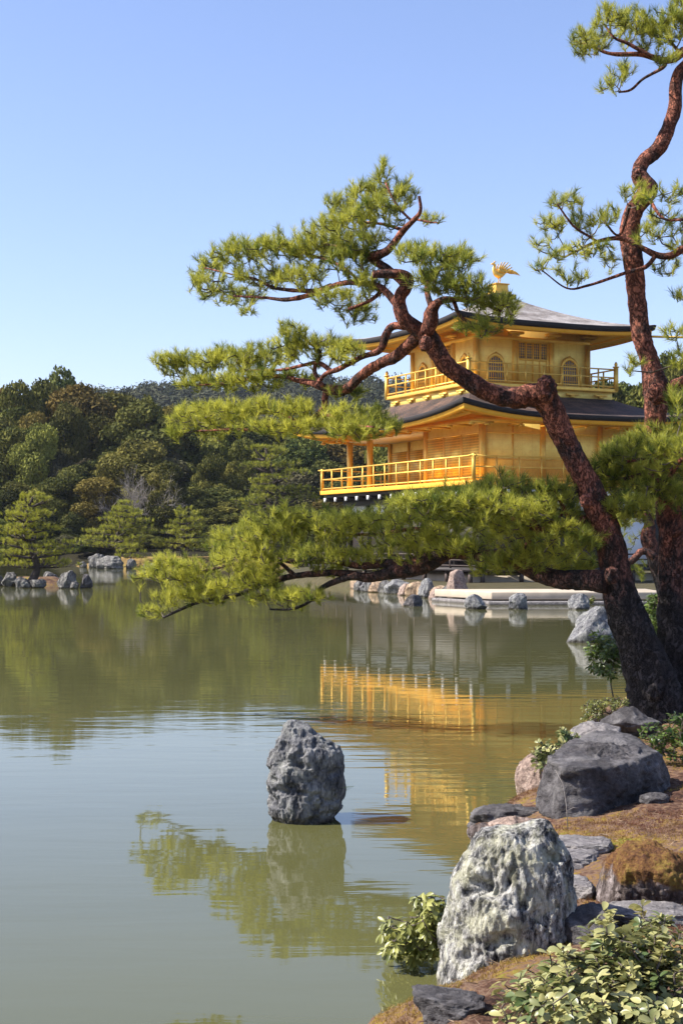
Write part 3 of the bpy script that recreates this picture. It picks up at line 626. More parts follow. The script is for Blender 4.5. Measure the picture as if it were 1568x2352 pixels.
# second storey walls: a closed front corner room and an open gallery
GY, GD = 4.7, 2.2
mb = MB(); mb.add([(0, 0, Z2), (BX, 0, Z2), (BX, BY, Z2), (GD, BY, Z2), (GD, GY, Z2), (0, GY, Z2)] + [(0, 0, 7.35), (BX, 0, 7.35), (BX, BY, 7.35), (GD, BY, 7.35), (GD, GY, 7.35), (0, GY, 7.35)],
       [(0,1,7,6),(1,2,8,7),(2,3,9,8),(3,4,10,9),(4,5,11,10),(5,0,6,11),(6,7,8,9,10,11),(5,4,3,2,1,0)])
mb.build('wall', M['gold_wall'], pav)
mb = MB()
mb.box((-0.1, GY, 6.75), (GD - 0.002, BY + 0.1, 6.85)); mb.build('gallery_ceiling', simple('pale_ceiling', (0.75, 0.62, 0.42), 0.8, 0, 0.15), pav)
mb = MB(); mb.box((-0.11, -0.11, 6.86), (BX + 0.11, BY + 0.11, 7.1)); mb.build('wall_plate', M['gold'], pav)
for (x, y) in [(0, 0), (BX, 0), (0, GY), (0, 10.2), (0, BY), (BX, BY), (2.87, 0), (5.73, 0), (GD, BY)]:
    mb = MB(); mb.box((x - 0.11, y - 0.11, Z2), (x + 0.11, y + 0.11, 6.855)); mb.build('column', M['gold'], pav)
for k in range(3):      # lattice shutters of the corner room
    y0, y1 = 0.16 + k * 1.5, 0.16 + k * 1.5 + 1.38
    mb = MB(); mb.box((-0.05, y0, Z2 + 0.25), (-0.004, y1, 6.4)); s = mb.build('shutter', M['gold_lattice'], pav)
    mb = MB()
    for (a, b) in (((-0.07, y0 - 0.05, Z2 + 0.2), (-0.002, y0, 6.45)), ((-0.07, y1, Z2 + 0.2), (-0.002, y1 + 0.05, 6.45)), ((-0.07, y0, 6.4), (-0.002, y1, 6.45)), ((-0.07, y0, Z2 + 0.2), (-0.002, y1, Z2 + 0.25))): mb.box(a, b)
    mb.build('shutter_frame', M['gold'], s)
for k in range(4):      # gallery back wall
    y0 = GY + 0.3 + k * 1.85
    mb = MB(); mb.box((GD - 0.04, y0, Z2 + 0.2), (GD - 0.003, y0 + 1.65, 6.3)); mb.build('shutter', M['gold_lattice'], pav)
    mb = MB(); mb.box((GD - 0.08, y0 + 1.68, Z2), (GD - 0.004, y0 + 1.80, 6.74)); mb.build('mullion', M['gold'], pav)
for z in (5.35, 6.42):
    mb = MB(); mb.box((0.12, -0.035, z), (BX - 0.12, -0.003, z + 0.06)); mb.build('wall_rail', M['gold'], pav)
for x in (1.43, 4.3, 7.17):
    mb = MB(); mb.box((x - 0.04, -0.03, Z2), (x + 0.04, -0.004, 6.85)); mb.build('batten', M['gold'], pav)
railing([(-1.0, BY + 1.0), (-1.0, -1.0), (BX + 1.0, -1.0), (BX + 1.0, BY + 1.0), (-1.0, BY + 1.0)], Z2, 0.98, M['gold'], 1.1, (1.0, 0.55, 0.1), 0.055, 0.055, over=0.2)
for (x, y) in [(-1, -1), (BX + 1, -1), (-1, BY + 1)]: post_at(x, y, Z2, 1.06, M['gold'], 0.12, False)
# roofs
def hip_roof(inner, outer, zi, zo, lift, th, mtop, body, zb, rows=10, n=36, curve=1.7, fascia=0.16, tag_='roof'):
    """inner/outer: (x0, y0, x1, y1). Returns nothing; makes roof, roof_edge, eave and rafters below."""
    def ring(r): x0, y0, x1, y1 = r; return [(x0, y0), (x1, y0), (x1, y1), (x0, y1)]
    A, B = ring(inner), ring(outer)
    def surf(t, s, k, inn, dz=0.0):
        a0, a1, b0, b1 = np.array(inn[k]), np.array(inn[(k + 1) % 4]), np.array(B[k]), np.array(B[(k + 1) % 4])
        p = (a0 + (a1 - a0) * s) * (1 - t) + (b0 + (b1 - b0) * s) * t
        return p
    def zlift(s, t): return lift * abs(2 * s - 1) ** 3.2 * t ** 2.2
    V = []; Fs = []
    for k in range(4):
        b = len(V)
        for i in range(rows + 1):
            t = i / rows
            for j in range(n + 1):
                s = j / n; p = surf(t, s, k, A)
                V.append((p[0], p[1], zi + (zo - zi) * (1 - (1 - t) ** curve) + zlift(s, t)))
        for i in range(rows):
            for j in range(n):
                q = b + i * (n + 1) + j; Fs.append((q, q + n + 1, q + n + 2, q + 1))
    mesh_obj(tag_, V, Fs, mtop, pav, (0, 0, 0), True)
    # layered black edge: outer face, then its underside set in
    V = []; Fs = []
    for k in range(4):
        b = len(V)
        for (dt, dz) in ((1.0, 0.0), (1.012, -0.03), (1.0, -th), (0.93, -th)):
            for j in range(n + 1):
                s = j / n; p = surf(dt, s, k, A); V.append((p[0], p[1], zo + zlift(s, 1) + dz))
        for i in range(3):
            for j in range(n):
                q = b + i * (n + 1) + j; Fs.append((q, q + n + 1, q + n + 2, q + 1))
    mesh_obj('roof_edge', V, Fs, M['black_edge'], pav, (0, 0, 0), False)
    # gold eave: fascia and soffit back to the wall
    C = ring(body); V = []; Fs = []
    for k in range(4):
        b = len(V)
        for (t, z) in ((0.955, zo - th + 0.02), (0.955, zo - th - fascia), (0.90, zo - th - fascia), (0.90, zo - th - 0.04), (0.62, None), (0.62, -1), (0.58, -1), (0.58, None), (0.0, None)):
            for j in range(n + 1):
                s = j / n; p = surf(t, s, k, C)
                sl = zo - th - 0.05 + (zb - (zo - th - 0.05)) * (0.9 - t) / 0.9
                zz = z if z is not None and z > 0 else (sl if z is None else sl - 0.13)
                V.append((p[0], p[1], zz + zlift(s, t)))
        for i in range(8):
            for j in range(n):
                q = b + i * (n + 1) + j; Fs.append((q, q + n + 1, q + n + 2, q + 1))
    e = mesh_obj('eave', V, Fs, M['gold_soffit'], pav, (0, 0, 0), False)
    mb = MB()
    for k in range(4):
        L_ = np.linalg.norm(np.array(B[k]) - np.array(B[(k + 1) % 4])); cnt = int(L_ / 0.34)
        for j in range(1, cnt):
            s = j / cnt
            p0 = surf(0.12, s, k, C); p1 = surf(0.89, s, k, C)
            f = lambda t: zo - th - 0.05 + (zb - (zo - th - 0.05)) * (0.9 - t) / 0.9 + zlift(s, t) - 0.05
            mb.bar((p0[0], p0[1], f(0.12)), (p1[0], p1[1], f(0.89)), 0.09, 0.09)
    mb.build('rafter_tier', M['gold'], e)
OV = 2.15
hip_roof((T0x - 0.75, T0y - 0.75, T1x + 0.75, T1y + 0.75), (-OV, -OV, BX + OV, BY + OV), 8.28, 7.12, 0.50, 0.21, M['roof_brown'], (0, 0, BX, BY), 7.36)
hip_roof((3.85, 5.35, 4.75, 6.25), (T0x - 2.1, T0y - 2.1, T1x + 2.1, T1y + 2.1), 13.0, 11.28, 0.22, 0.24, M['roof_grey'], (T0x, T0y, T1x, T1y), 11.3, rows=16, curve=1.45)
# third storey
bx0, by0, bx1, by1 = T0x - 0.9, T0y - 0.9, T1x + 0.9, T1y + 0.9
mb = MB(); mb.box((bx0 + 0.12, by0 + 0.12, 8.15), (bx1 - 0.12, by1 - 0.12, 8.58)); mb.build('balcony_skirt', M['gold_wall'], pav)
mb = MB(); mb.box((bx0 - 0.05, by0 - 0.05, 8.585), (bx1 + 0.05, by1 + 0.05, Z3)); mb.build('balcony', M['gold'], pav, bevel=0.015)
for (xa, ya, xb, yb, n) in ((bx0 + 0.12, by0, bx0 + 0.12, by1, 5), (bx0, by0 + 0.12, bx1, by0 + 0.12, 5)):
    for i in range(n):
        t = (i + 0.5) / n; x = xa + (xb - xa) * t; y = ya + (yb - ya) * t; mb = MB()
        if xa == xb: mb.box((x - 0.12, y - 0.3, 8.36), (x - 0.003, y + 0.3, 8.45)); mb.box((x - 0.14, y - 0.1, 8.28), (x - 0.003, y + 0.1, 8.355))
        else: mb.box((x - 0.3, y - 0.12, 8.36), (x + 0.3, y - 0.003, 8.45)); mb.box((x - 0.1, y - 0.14, 8.28), (x + 0.1, y - 0.003, 8.355))
        mb.build('bracket', M['gold'], pav)
mb = MB(); mb.box((T0x, T0y, Z3), (T1x, T1y, 11.28)); mb.build('wall', M['gold_wall'], pav)
mb = MB(); mb.box((T0x - 0.09, T0y - 0.09, 10.72), (T1x + 0.09, T1y + 0.09, 10.9)); mb.build('wall_plate', M['gold'], pav)
mb = MB(); mb.box((T0x - 0.06, T0y - 0.06, Z3 + 0.003), (T1x + 0.06, T1y + 0.06, Z3 + 0.14)); mb.build('sill_beam', M['gold'], pav)
bay = (T1x - T0x) / 3
for i in range(4):
    for (x, y) in {(T0x + i * bay, T0y), (T0x, T0y + i * bay), (T1x, T0y + i * bay)}:
        mb = MB(); mb.box((x - 0.1, y - 0.1, Z3 + 0.145), (x + 0.1, y + 0.1, 10.715)); mb.build('column', M['gold'], pav)
        mb = MB(); mb.box((x - 0.32, y - 0.32, 10.98), (x + 0.32, y + 0.32, 11.09)); mb.box((x - 0.17, y - 0.17, 10.905), (x + 0.17, y + 0.17, 10.978)); mb.build('bracket', M['gold'], pav)
def bell_pts(w_, h_):
    out = [(-0.54 * w_, 0), (-0.50 * w_, 0.3 * h_), (-0.47 * w_, 0.62 * h_), (-0.40 * w_, 0.80 * h_), (-0.24 * w_, 0.91 * h_), (-0.08 * w_, 0.96 * h_), (0, h_)]
    return out + [(-a, b) for a, b in out[-2::-1]]
def face_pt(face, a, z, o):   # a: along the face, o: outwards
    return (T0x + a, T0y - o, z) if face == 'y' else (T0x - o, T0y + a, z)
def bell_window(face, a):
    w_, h_, z0 = 0.82, 1.12, Z3 + 0.16
    pts = bell_pts(w_, h_); n = len(pts); mb = MB()
    V = [face_pt(face, a + x * k, z0 + z * (k if k > 1 else 1), o) for (k, o) in ((1.16, 0.01), (1.16, 0.06), (1.0, 0.06), (1.0, 0.01)) for x, z in pts]
    Fs = [(r * n + i, r * n + i + 1, ((r + 1) % 4) * n + i + 1, ((r + 1) % 4) * n + i) for r in range(4) for i in range(n - 1)]
    mb.add(V, Fs); fr = mb.build('window', M['gold'], pav)
    mb = MB(); mb.add([face_pt(face, a + x, z0 + z, 0.012) for x, z in pts], [tuple(range(n))]); mb.build('pane', M['pane'], fr)
    mb = MB()
    xs = np.array([p[0] for p in pts[:7]]); zs = np.array([p[1] for p in pts[:7]])
    for i in range(-3, 4):
        x = i * w_ / 7.2; top = np.interp(-abs(x), xs, zs); mb.bar(face_pt(face, a + x, z0, 0.03), face_pt(face, a + x, z0 + top, 0.03), 0.035, 0.03, (1, 0, 0) if face == 'y' else (0, 1, 0))
    for z in (0.15, 0.37, 0.59, 0.81):
        z *= h_; hw = -np.interp(z, zs, xs); mb.bar(face_pt(face, a - hw, z0 + z, 0.033), face_pt(face, a + hw, z0 + z, 0.033), 0.03, 0.03)
    mb.build('lattice', M['gold'], fr)
def door(face, a):
    mb = MB(); V = lambda x0, x1, z0, z1, o0, o1: mb.box(tuple(np.minimum(face_pt(face, a + x0, z0, o0), face_pt(face, a + x1, z1, o1))), tuple(np.maximum(face_pt(face, a + x0, z0, o0), face_pt(face, a + x1, z1, o1))))
    z0 = Z3 + 0.15
    for (x0, x1, za, zb) in ((-0.8, -0.72, 0, 1.85), (0.72, 0.8, 0, 1.85), (-0.8, 0.8, 1.8, 1.9), (-0.03, 0.03, 0, 1.8), (-0.72, 0.72, 1.0, 1.08), (-0.72, 0.72, 0, 0.08), (-0.38, -0.34, 0.08, 1.8), (0.34, 0.38, 0.08, 1.8)):
        V(x0, x1, z0 + za, z0 + zb, 0.003, 0.05)
    d = mb.build('door', M['gold'], pav)
    mb = MB()
    for (x0, x1) in ((-0.70, -0.39), (-0.33, -0.04), (0.04, 0.33), (0.39, 0.70)): V(x0, x1, z0 + 1.1, z0 + 1.75, 0.003, 0.014)
    mb.build('pane', M['pane'], d)
    mb = MB()
    for i in range(-6, 7):
        x = i * 0.108; V(x - 0.012, x + 0.012, z0 + 1.09, z0 + 1.79, 0.017, 0.04)
    for k in range(1, 6): V(-0.7, 0.7, z0 + 1.08 + k * 0.115, z0 + 1.1 + k * 0.115, 0.019, 0.043)
    mb.build('lattice', M['gold'], d)
for face in 'yx':
    bell_window(face, bay * 0.5); bell_window(face, bay * 2.5); door(face, bay * 1.5)
railing([(bx0, by1), (bx0, by0), (bx1, by0), (bx1, by1), (bx0, by1)], Z3, 0.86, M['gold'], 0.95, (1.0, 0.58, 0.12), 0.055, 0.055)
for (x, y) in [(bx0, by0), (bx1, by0), (bx0, by1), (bx1, by1)]: post_at(x, y, Z3 - 0.1, 1.05, M['gold'], 0.15)
# eave pendants below the second storey eave
for i in range(9):
    y = -1.2 + i * 1.75
    mb = MB(); mb.box((-1.25, y - 0.05, 6.72), (-0.2, y + 0.05, 6.80)); mb.box((-1.3, y - 0.09, 6.64), (-1.12, y + 0.09, 6.715)); mb.build('bracket', M['gold'], pav)
for i in range(7):
    x = -0.5 + i * 1.6
    mb = MB(); mb.box((x - 0.05, -1.25, 6.72), (x + 0.05, -0.2, 6.80)); mb.box((x - 0.09, -1.3, 6.64), (x + 0.09, -1.12, 6.715)); mb.build('bracket', M['gold'], pav)
# finial base and rain pole
mb = MB(); mb.box((3.72, 5.22, 12.86), (4.88, 6.38, 13.16)); mb.build('roof_cap', M['black_edge'], pav)
mb = MB(); mb.box((3.86, 5.36, 13.165), (4.74, 6.24, 13.30)); mb.box((3.98, 5.48, 13.30), (4.62, 6.12, 13.62)); mb.box((3.93, 5.43, 13.62), (4.67, 6.17, 13.67)); mb.build('finial_base', M['gold'], pav, bevel=0.01)
mb = MB(); mb.tube([(T1x + 2.0, T0y - 1.9, 11.0), (T1x + 3.2, T0y - 2.6, 10.95), (T1x + 4.8, T0y - 3.4, 10.85)], [0.05, 0.05, 0.05], 8); mb.build('rain_pole', M['gold'], pav)
# bird statue on the roof, facing the sunlit side
bl = L2W(4.3, 5.8, 13.67)
bird = empty('bird_statue', bl, 'small gilded bird statue with raised wings on the roof peak', 'statue', None, R(25.5))
mb = MB()
cl = spline([(0.36, 0, 0.52, 0.03), (0.22, 0, 0.47, 0.10), (0.05, 0, 0.42, 0.15), (-0.12, 0, 0.46, 0.13), (-0.24, 0, 0.58, 0.075), (-0.25, 0, 0.72, 0.05), (-0.21, 0, 0.82, 0.05), (-0.25, 0, 0.90, 0.058), (-0.33, 0, 0.90, 0.04), (-0.42, 0, 0.86, 0.006)], 0.02)
mb.tube(cl[:, :3], cl[:, 3], 14); mb.build('body', M['gold'], bird, smooth=True)
mb = MB()
for k in range(3): mb.tube([(-0.25, 0, 0.94), (-0.22 + 0.03 * k, 0, 1.0), (-0.24 + 0.07 * k, 0, 1.05 - 0.01 * k)], [0.015, 0.018, 0.004], 6)
mb.build('crest', M['gold'], bird)
for sy in (-1, 1):
    mb = MB(); mb.tube([(0.02, 0.07 * sy, 0.36), (0.06, 0.08 * sy, 0.2), (0.0, 0.08 * sy, 0.02)], [0.04, 0.022, 0.02], 8)
    for a in (-0.1, 0, 0.1): mb.tube([(0.0, 0.08 * sy, 0.02), (-0.09, 0.08 * sy + a * 0.6, 0.012)], [0.018, 0.006], 6)
    mb.build('leg', M['gold'], bird)
    mb = MB()
    for k in range(6):
        a = R(95 - k * 15); l = 0.52 - 0.03 * abs(k - 2); b0 = np.array((-0.05 + 0.04 * k, 0.12 * sy, 0.50)); dirv = np.array((math.cos(a) * 0.9, 0.35 * sy, math.sin(a)))
        pts = [b0 + dirv * l * t + np.array((0.10 * t * t, 0, 0)) for t in (0, 0.35, 0.7, 1.0)]
        for p, q, w1, w2 in zip(pts[:-1], pts[1:], (0.07, 0.08, 0.07), (0.08, 0.07, 0.02)): mb.bar(p, q, 0.02, (w1 + w2) / 2, (1, 0, -0.6))
    mb.build('wing', M['gold'], bird)
for k in range(7):
    a = (k - 3) / 3
    pts = spline([(0.28, 0.02 * a, 0.5, 0.03), (0.5, 0.12 * a, 0.60 + 0.10 * abs(1 - abs(a)), 0.035), (0.75, 0.22 * a, 0.58 + 0.06 * (1 - abs(a)), 0.03), (0.98, 0.3 * a, 0.40 + 0.06 * k * 0.5, 0.006)], 0.05)
    mb = MB(); mb.tube(pts[:, :3], pts[:, 3], 6); mb.build('tail_feather', M['gold'], bird, smooth=True)

# ------------------------------------------------------------------ pines
def needles(pos, dirs, L_, w_, n, rg, spread=(0.15, 1.0)):
    m = len(pos); pos = np.repeat(pos, n, 0); d = np.repeat(nrm(dirs), n, 0)
    r = rg.normal(size=d.shape); pr = nrm(r - d * (r * d).sum(1, keepdims=True))
    ph = rg.uniform(*spread, size=(m * n, 1))
    nd = nrm(d * np.cos(ph) + pr * np.sin(ph)); ln = L_ * rg.uniform(0.65, 1.1, (m * n, 1))
    b = pos + d * rg.uniform(-0.6, 0.35, (m * n, 1)) * L_
    s = nrm(np.cross(nd, rg.normal(size=d.shape))) * w_ / 2
    V = np.stack([b - s, b + s, b + nd * ln * 0.6 + s * 0.8, b + nd * ln], 1).reshape(-1, 3)
    k = np.arange(m * n)[:, None] * 4; Fs = k + np.array([[0, 1, 2, 3]])
    return V, Fs

def tree_mesh(pads, skel, rg, density, L_, w_, nn, up=0.75, twig=0.005, flat=0.75, tint0=0.5, node_bias=0.0):
    """Pads: (centre, radii) ellipsoids in metres; skel: points of the boughs. Twigs join each shoot to the nearest wood."""
    A = []
    for c, rr in pads:
        area = math.pi * rr[0] * rr[2]; n = max(3, int(area * density))
        q = nrm(rg.normal(size=(n, 3))) * rg.uniform(0.15, 1, (n, 1)) ** 0.45
        q[:, 2] = np.where(rg.random(n) < 0.55, np.abs(q[:, 2]), q[:, 2]); A.append(np.array(c) + q * (1 + 0.16 * rg.normal(size=(n, 1))) * np.array(rr))
    A = np.vstack(A); sk = np.asarray(skel, float)
    dist = np.full(len(A), 1e9)
    for i in range(0, len(sk), 200):
        dist = np.minimum(dist, np.linalg.norm(A[:, None] - sk[None, i:i + 200], axis=2).min(1))
    A = A[np.argsort(dist)]
    N_ = len(sk); nodes = np.zeros((N_ + len(A) * 2, 3)); nodes[:N_] = sk; cost = np.zeros(len(nodes)); cnt = N_
    dirs = np.zeros_like(A); TV = []; TF = []; tb = 0
    tri = np.arange(3) / 3 * 2 * np.pi
    for i, a in enumerate(A):
        v = a - nodes[:cnt]; dd = np.linalg.norm(v, axis=1)
        j = np.argmin(dd * (1 + 0.5 * np.clip(-v[:, 2] / (dd + 1e-6), 0, 1)) + 0.18 * cost[:cnt])
        b = nodes[j]; l = dd[j]
        mid = (a + b) / 2 + rg.normal(size=3) * 0.07 * l + np.array((0, 0, -0.10 * l))
        nodes[cnt] = mid; cost[cnt] = cost[j] + l / 2; nodes[cnt + 1] = a; cost[cnt + 1] = cost[j] + l; cnt += 2
        d = nrm(nrm(a - mid) * 0.7 + np.array((0, 0, up)) + rg.normal(size=3) * 0.33); dirs[i] = d
        r0 = twig * (1.0 + 1.2 * min(1, l / 0.3)); pts = np.array([b, mid, a]); rr = np.array([r0, r0 * 0.8, r0 * 0.55])
        V, Fs = tube_arrays(pts, rr, 3); TV.append(V); TF.append(Fs + tb); tb += len(V)
    V, Fs = needles(A, dirs, L_, w_, nn, rg)
    tn = np.clip(tint0 + 0.26 * rg.normal(size=len(A)) + 0.3 * fbm(A / (L_ * 5), 2), 0, 1)
    tint = np.clip(np.repeat(tn, nn * 4) + np.repeat(rg.normal(size=len(A) * nn) * 0.12, 4), 0, 1)
    TV = np.vstack(TV); TF = np.vstack(TF)
    VV = np.vstack([V, TV]); FF = [np.vstack([Fs, TF + len(V)])]
    mi = np.concatenate([np.zeros(len(Fs)), np.ones(len(TF))]); tint = np.concatenate([tint, np.zeros(len(TV))])
    return VV, FF, mi, tint

def bark_tube(name, pts, m, parent, org, n=20, step=0.04, amp=0.10, seed=0):
    s = spline(pts, step); V, Fs = tube_arrays(s[:, :3], s[:, 3], n)
    c = np.repeat(s[:, :3], n, 0); rr = np.repeat(s[:, 3], n); nn = nrm(V - c)
    sc_ = 0.5 / np.maximum(rr.max(), 0.02)
    V = V + nn * (rr * amp * (1.0 * fbm(V * [1, 1, 0.6] * 5 * min(3, sc_ * 0.3) + seed, 4) + 0.8 * ridged(V * [1, 1, 0.5] * 16 + seed, 3)))[:, None]
    k = len(V); V = np.vstack([V, s[:1, :3], s[-1:, :3]]); e = (len(s) - 1) * n; q = np.arange(n)
    F3 = np.vstack([np.stack([(q + 1) % n, q, np.full(n, k)], -1), np.stack([e + q, e + (q + 1) % n, np.full(n, k + 1)], -1)])
    return mesh_obj(name, V, [Fs, F3], m, parent, org, True), s

def pxline(rows, D0, dD=0.0, seed=0, kx=1.0):
    """rows of (x, y, r[, D]) in photo pixels to (X, Y, Z, R) in metres at real distance."""
    rg = np.random.default_rng(seed); out = []
    n = len(rows)
    for i, r in enumerate(rows):
        D = r[3] if len(r) > 3 else D0 + dD * i / max(1, n - 1)
        p = P(r[0], r[1], D); out.append((*p, r[2] / F * D * kx))
    return out
def pxpad(x, y, rx, ry, D, depth=None):
    s = D / F; return (tuple(P(x, y, D)), (rx * s * 1.08, depth if depth else max(0.16, rx * s * 0.85), ry * s * 1.14))

D0 = 14.0
org = P(1530, 1650, D0); org.z = 0.15
pine = empty('pine_tree', org, 'old red pine with two twisting trunks leaning over the pond', 'pine tree')
TA = [(1522, 1690, 98), (1508, 1630, 66), (1492, 1560, 53), (1466, 1480, 43), (1437, 1412, 40), (1418, 1341, 33), (1397, 1234, 28), (1355, 1127, 29), (1332, 1080, 26), (1293, 1001, 27), (1267, 945, 27), (1246, 912, 27), (1218, 908, 24), (1182, 914, 22), (1122, 901, 20), (1072, 871, 20), (1027, 841, 20), (1002, 805, 20), (985, 775, 21), (956, 755, 16), (926, 730, 15), (916, 690, 14), (931, 660, 13), (936, 640, 12), (911, 630, 11), (856, 630, 8)]
TB = [(1575, 1690, 95), (1562, 1620, 68), (1554, 1550, 52), (1552, 1480, 41), (1541, 1412, 31), (1542, 1330, 28), (1542, 1234, 28), (1526, 1127, 25), (1512, 1060, 23), (1503, 1001, 22), (1505, 940, 25), (1506, 896, 28), (1496, 850, 22), (1488, 820, 20), (1471, 770, 20), (1461, 695, 20), (1455, 620, 22), (1449, 578, 22), (1445, 531, 21), (1455, 485, 19), (1480, 452, 20), (1488, 430, 19), (1472, 412, 18), (1466, 397, 16), (1476, 372, 15), (1513, 338, 16), (1532, 297, 15), (1548, 250, 14), (1551, 194, 13), (1560, 166, 13), (1580, 140, 11), (1610, 100, 9)]
o1, sA = bark_tube('trunk', pxline(TA, D0, -0.5), M['bark'], pine, org, 60, 0.02, 0.20, 1)
o2, sB = bark_tube('trunk', pxline(TB, 14.25, 0.3), M['bark'], pine, org, 60, 0.02, 0.20, 5)
BR = {
 'lower': [[(1392, 1336, 26, 13.8), (1330, 1332, 23), (1277, 1330, 21), (1224, 1312, 19), (1170, 1284, 17), (1117, 1277, 15), (1064, 1270, 15), (1030, 1270, 16), (986, 1289, 20), (948, 1302, 22), (882, 1319, 13), (839, 1327, 10), (784, 1316, 8), (675, 1323, 7), (599, 1345, 6), (539, 1367, 5), (457, 1383, 4), (376, 1418, 2.5)],
           [(948, 1302, 14), (893, 1294, 10), (830, 1300, 8), (760, 1290, 6), (680, 1290, 5), (600, 1280, 4), (520, 1300, 3), (430, 1320, 2.5)],
           [(850, 1324, 9), (801, 1326, 8), (741, 1349, 6), (719, 1376, 4), (675, 1398, 3), (620, 1400, 2)],
           [(1040, 1268, 9), (1020, 1240, 7), (960, 1215, 5), (880, 1225, 4), (790, 1230, 3)], [(675, 1320, 5), (640, 1290, 4), (590, 1260, 3), (540, 1230, 2)],
           [(1224, 1312, 9), (1200, 1270, 7), (1240, 1220, 5), (1290, 1180, 3)]],
 'shelf': [[(1345, 1195, 11, 13.9), (1325, 1195, 9), (1290, 1208, 8), (1240, 1218, 7), (1200, 1200, 6), (1150, 1185, 5), (1090, 1170, 3), (1040, 1150, 2)], [(1240, 1216, 5), (1200, 1170, 4), (1150, 1130, 3)], [(1310, 1200, 5), (1290, 1160, 4), (1270, 1120, 2)]],
 'middle': [[(965, 768, 15, 13.55), (936, 795, 14), (906, 820, 13), (871, 836, 12), (831, 861, 11), (806, 886, 11), (781, 897, 12), (741, 889, 9), (712, 879, 7), (683, 874, 6), (654, 864, 5), (590, 868, 4), (520, 880, 3), (450, 885, 2)],
            [(930, 748, 10, 13.45), (901, 750, 9), (886, 770, 9), (871, 805, 8), (831, 820, 6), (781, 846, 6), (746, 860, 5), (731, 880, 5)], [(760, 852, 5), (731, 833, 5), (700, 838, 4), (640, 850, 3), (560, 850, 2)],
            [(741, 888, 5), (722, 850, 5), (735, 810, 4), (700, 780, 3)]],
 'middle_low': [[(750, 895, 8, 13.5), (746, 915, 7), (744, 937, 7), (722, 957, 6), (683, 967, 5), (634, 976, 4), (586, 986, 4), (537, 986, 3), (450, 990, 2)], [(741, 950, 5), (780, 962, 4), (809, 976, 3), (858, 981, 2)], [(683, 967, 4), (640, 950, 3), (560, 950, 2)]],
 'upper': [[(925, 720, 9, 13.4), (880, 665, 8), (830, 650, 7), (780, 652, 6), (717, 676, 6), (659, 688, 5), (610, 684, 3), (537, 680, 2)], [(760, 655, 5), (717, 668, 5), (634, 662, 4), (586, 641, 3), (537, 631, 2), (470, 615, 1.5)], [(830, 650, 4), (780, 610, 3), (700, 580, 2)], [(880, 665, 5), (850, 690, 4), (800, 710, 3)]],
 'top': [[(928, 652, 9, 13.5), (890, 618, 9), (850, 592, 10), (870, 585, 11), (892, 573, 9), (926, 529, 7), (946, 509, 6), (965, 485, 4), (962, 450, 3)], [(926, 529, 4), (880, 515, 3.5), (820, 510, 3)], [(946, 509, 3), (910, 470, 3), (885, 420, 2)], [(952, 503, 3), (985, 510, 2), (1005, 512, 1.5)], [(850, 590, 5), (800, 570, 3), (740, 560, 2)]],
 'right': [[(980, 765, 16, 13.5), (988, 735, 18), (992, 712, 14), (1010, 692, 9), (1040, 688, 7), (1090, 690, 5), (1150, 715, 3)], [(992, 712, 8), (980, 660, 6), (1000, 620, 4), (1050, 600, 2)], [(1040, 688, 5), (1060, 730, 4), (1110, 750, 2)]],
 'crest': [[(1600, 110, 12, 14.5), (1568, 119, 11), (1541, 137, 9), (1516, 137, 7), (1473, 125, 6), (1426, 125, 5), (1395, 122, 4), (1363, 109, 3), (1320, 95, 2)], [(1500, 133, 5), (1441, 100, 4), (1410, 87, 3), (1390, 60, 2)], [(1530, 140, 4), (1520, 156, 4), (1476, 181, 3), (1448, 206, 3), (1420, 212, 2)], [(1560, 122, 4), (1530, 80, 3), (1540, 40, 2)]],
 'mast': [[(1600, 560, 9, 14.0), (1568, 572, 9), (1535, 588, 8), (1504, 585, 7), (1473, 569, 6), (1445, 553, 6), (1413, 547, 5), (1370, 555, 4), (1332, 572, 3), (1295, 591, 2)], [(1370, 555, 3), (1354, 544, 3), (1316, 519, 2.5), (1279, 469, 2)], [(1504, 588, 5), (1482, 613, 5), (1441, 625, 4), (1395, 641, 3.5), (1348, 656, 3), (1301, 662, 2), (1245, 622, 1.5)], [(1445, 470, 5, 14.2), (1420, 540, 3), (1380, 500, 2)], [(1480, 440, 5, 14.3), (1520, 500, 3), (1568, 505, 3)]],
 'side': [[(1515, 900, 12, 14.4), (1545, 885, 12), (1580, 870, 12), (1620, 850, 10)], [(1525, 1110, 7, 14.2), (1560, 1060, 6), (1600, 1050, 5)], [(1525, 1110, 6, 14.0), (1480, 1090, 5), (1430, 1100, 4), (1390, 1090, 3)], [(1560, 1040, 5, 14.0), (1500, 1050, 4), (1440, 1060, 3)], [(1545, 1230, 6), (1600, 1200, 5)]],
}
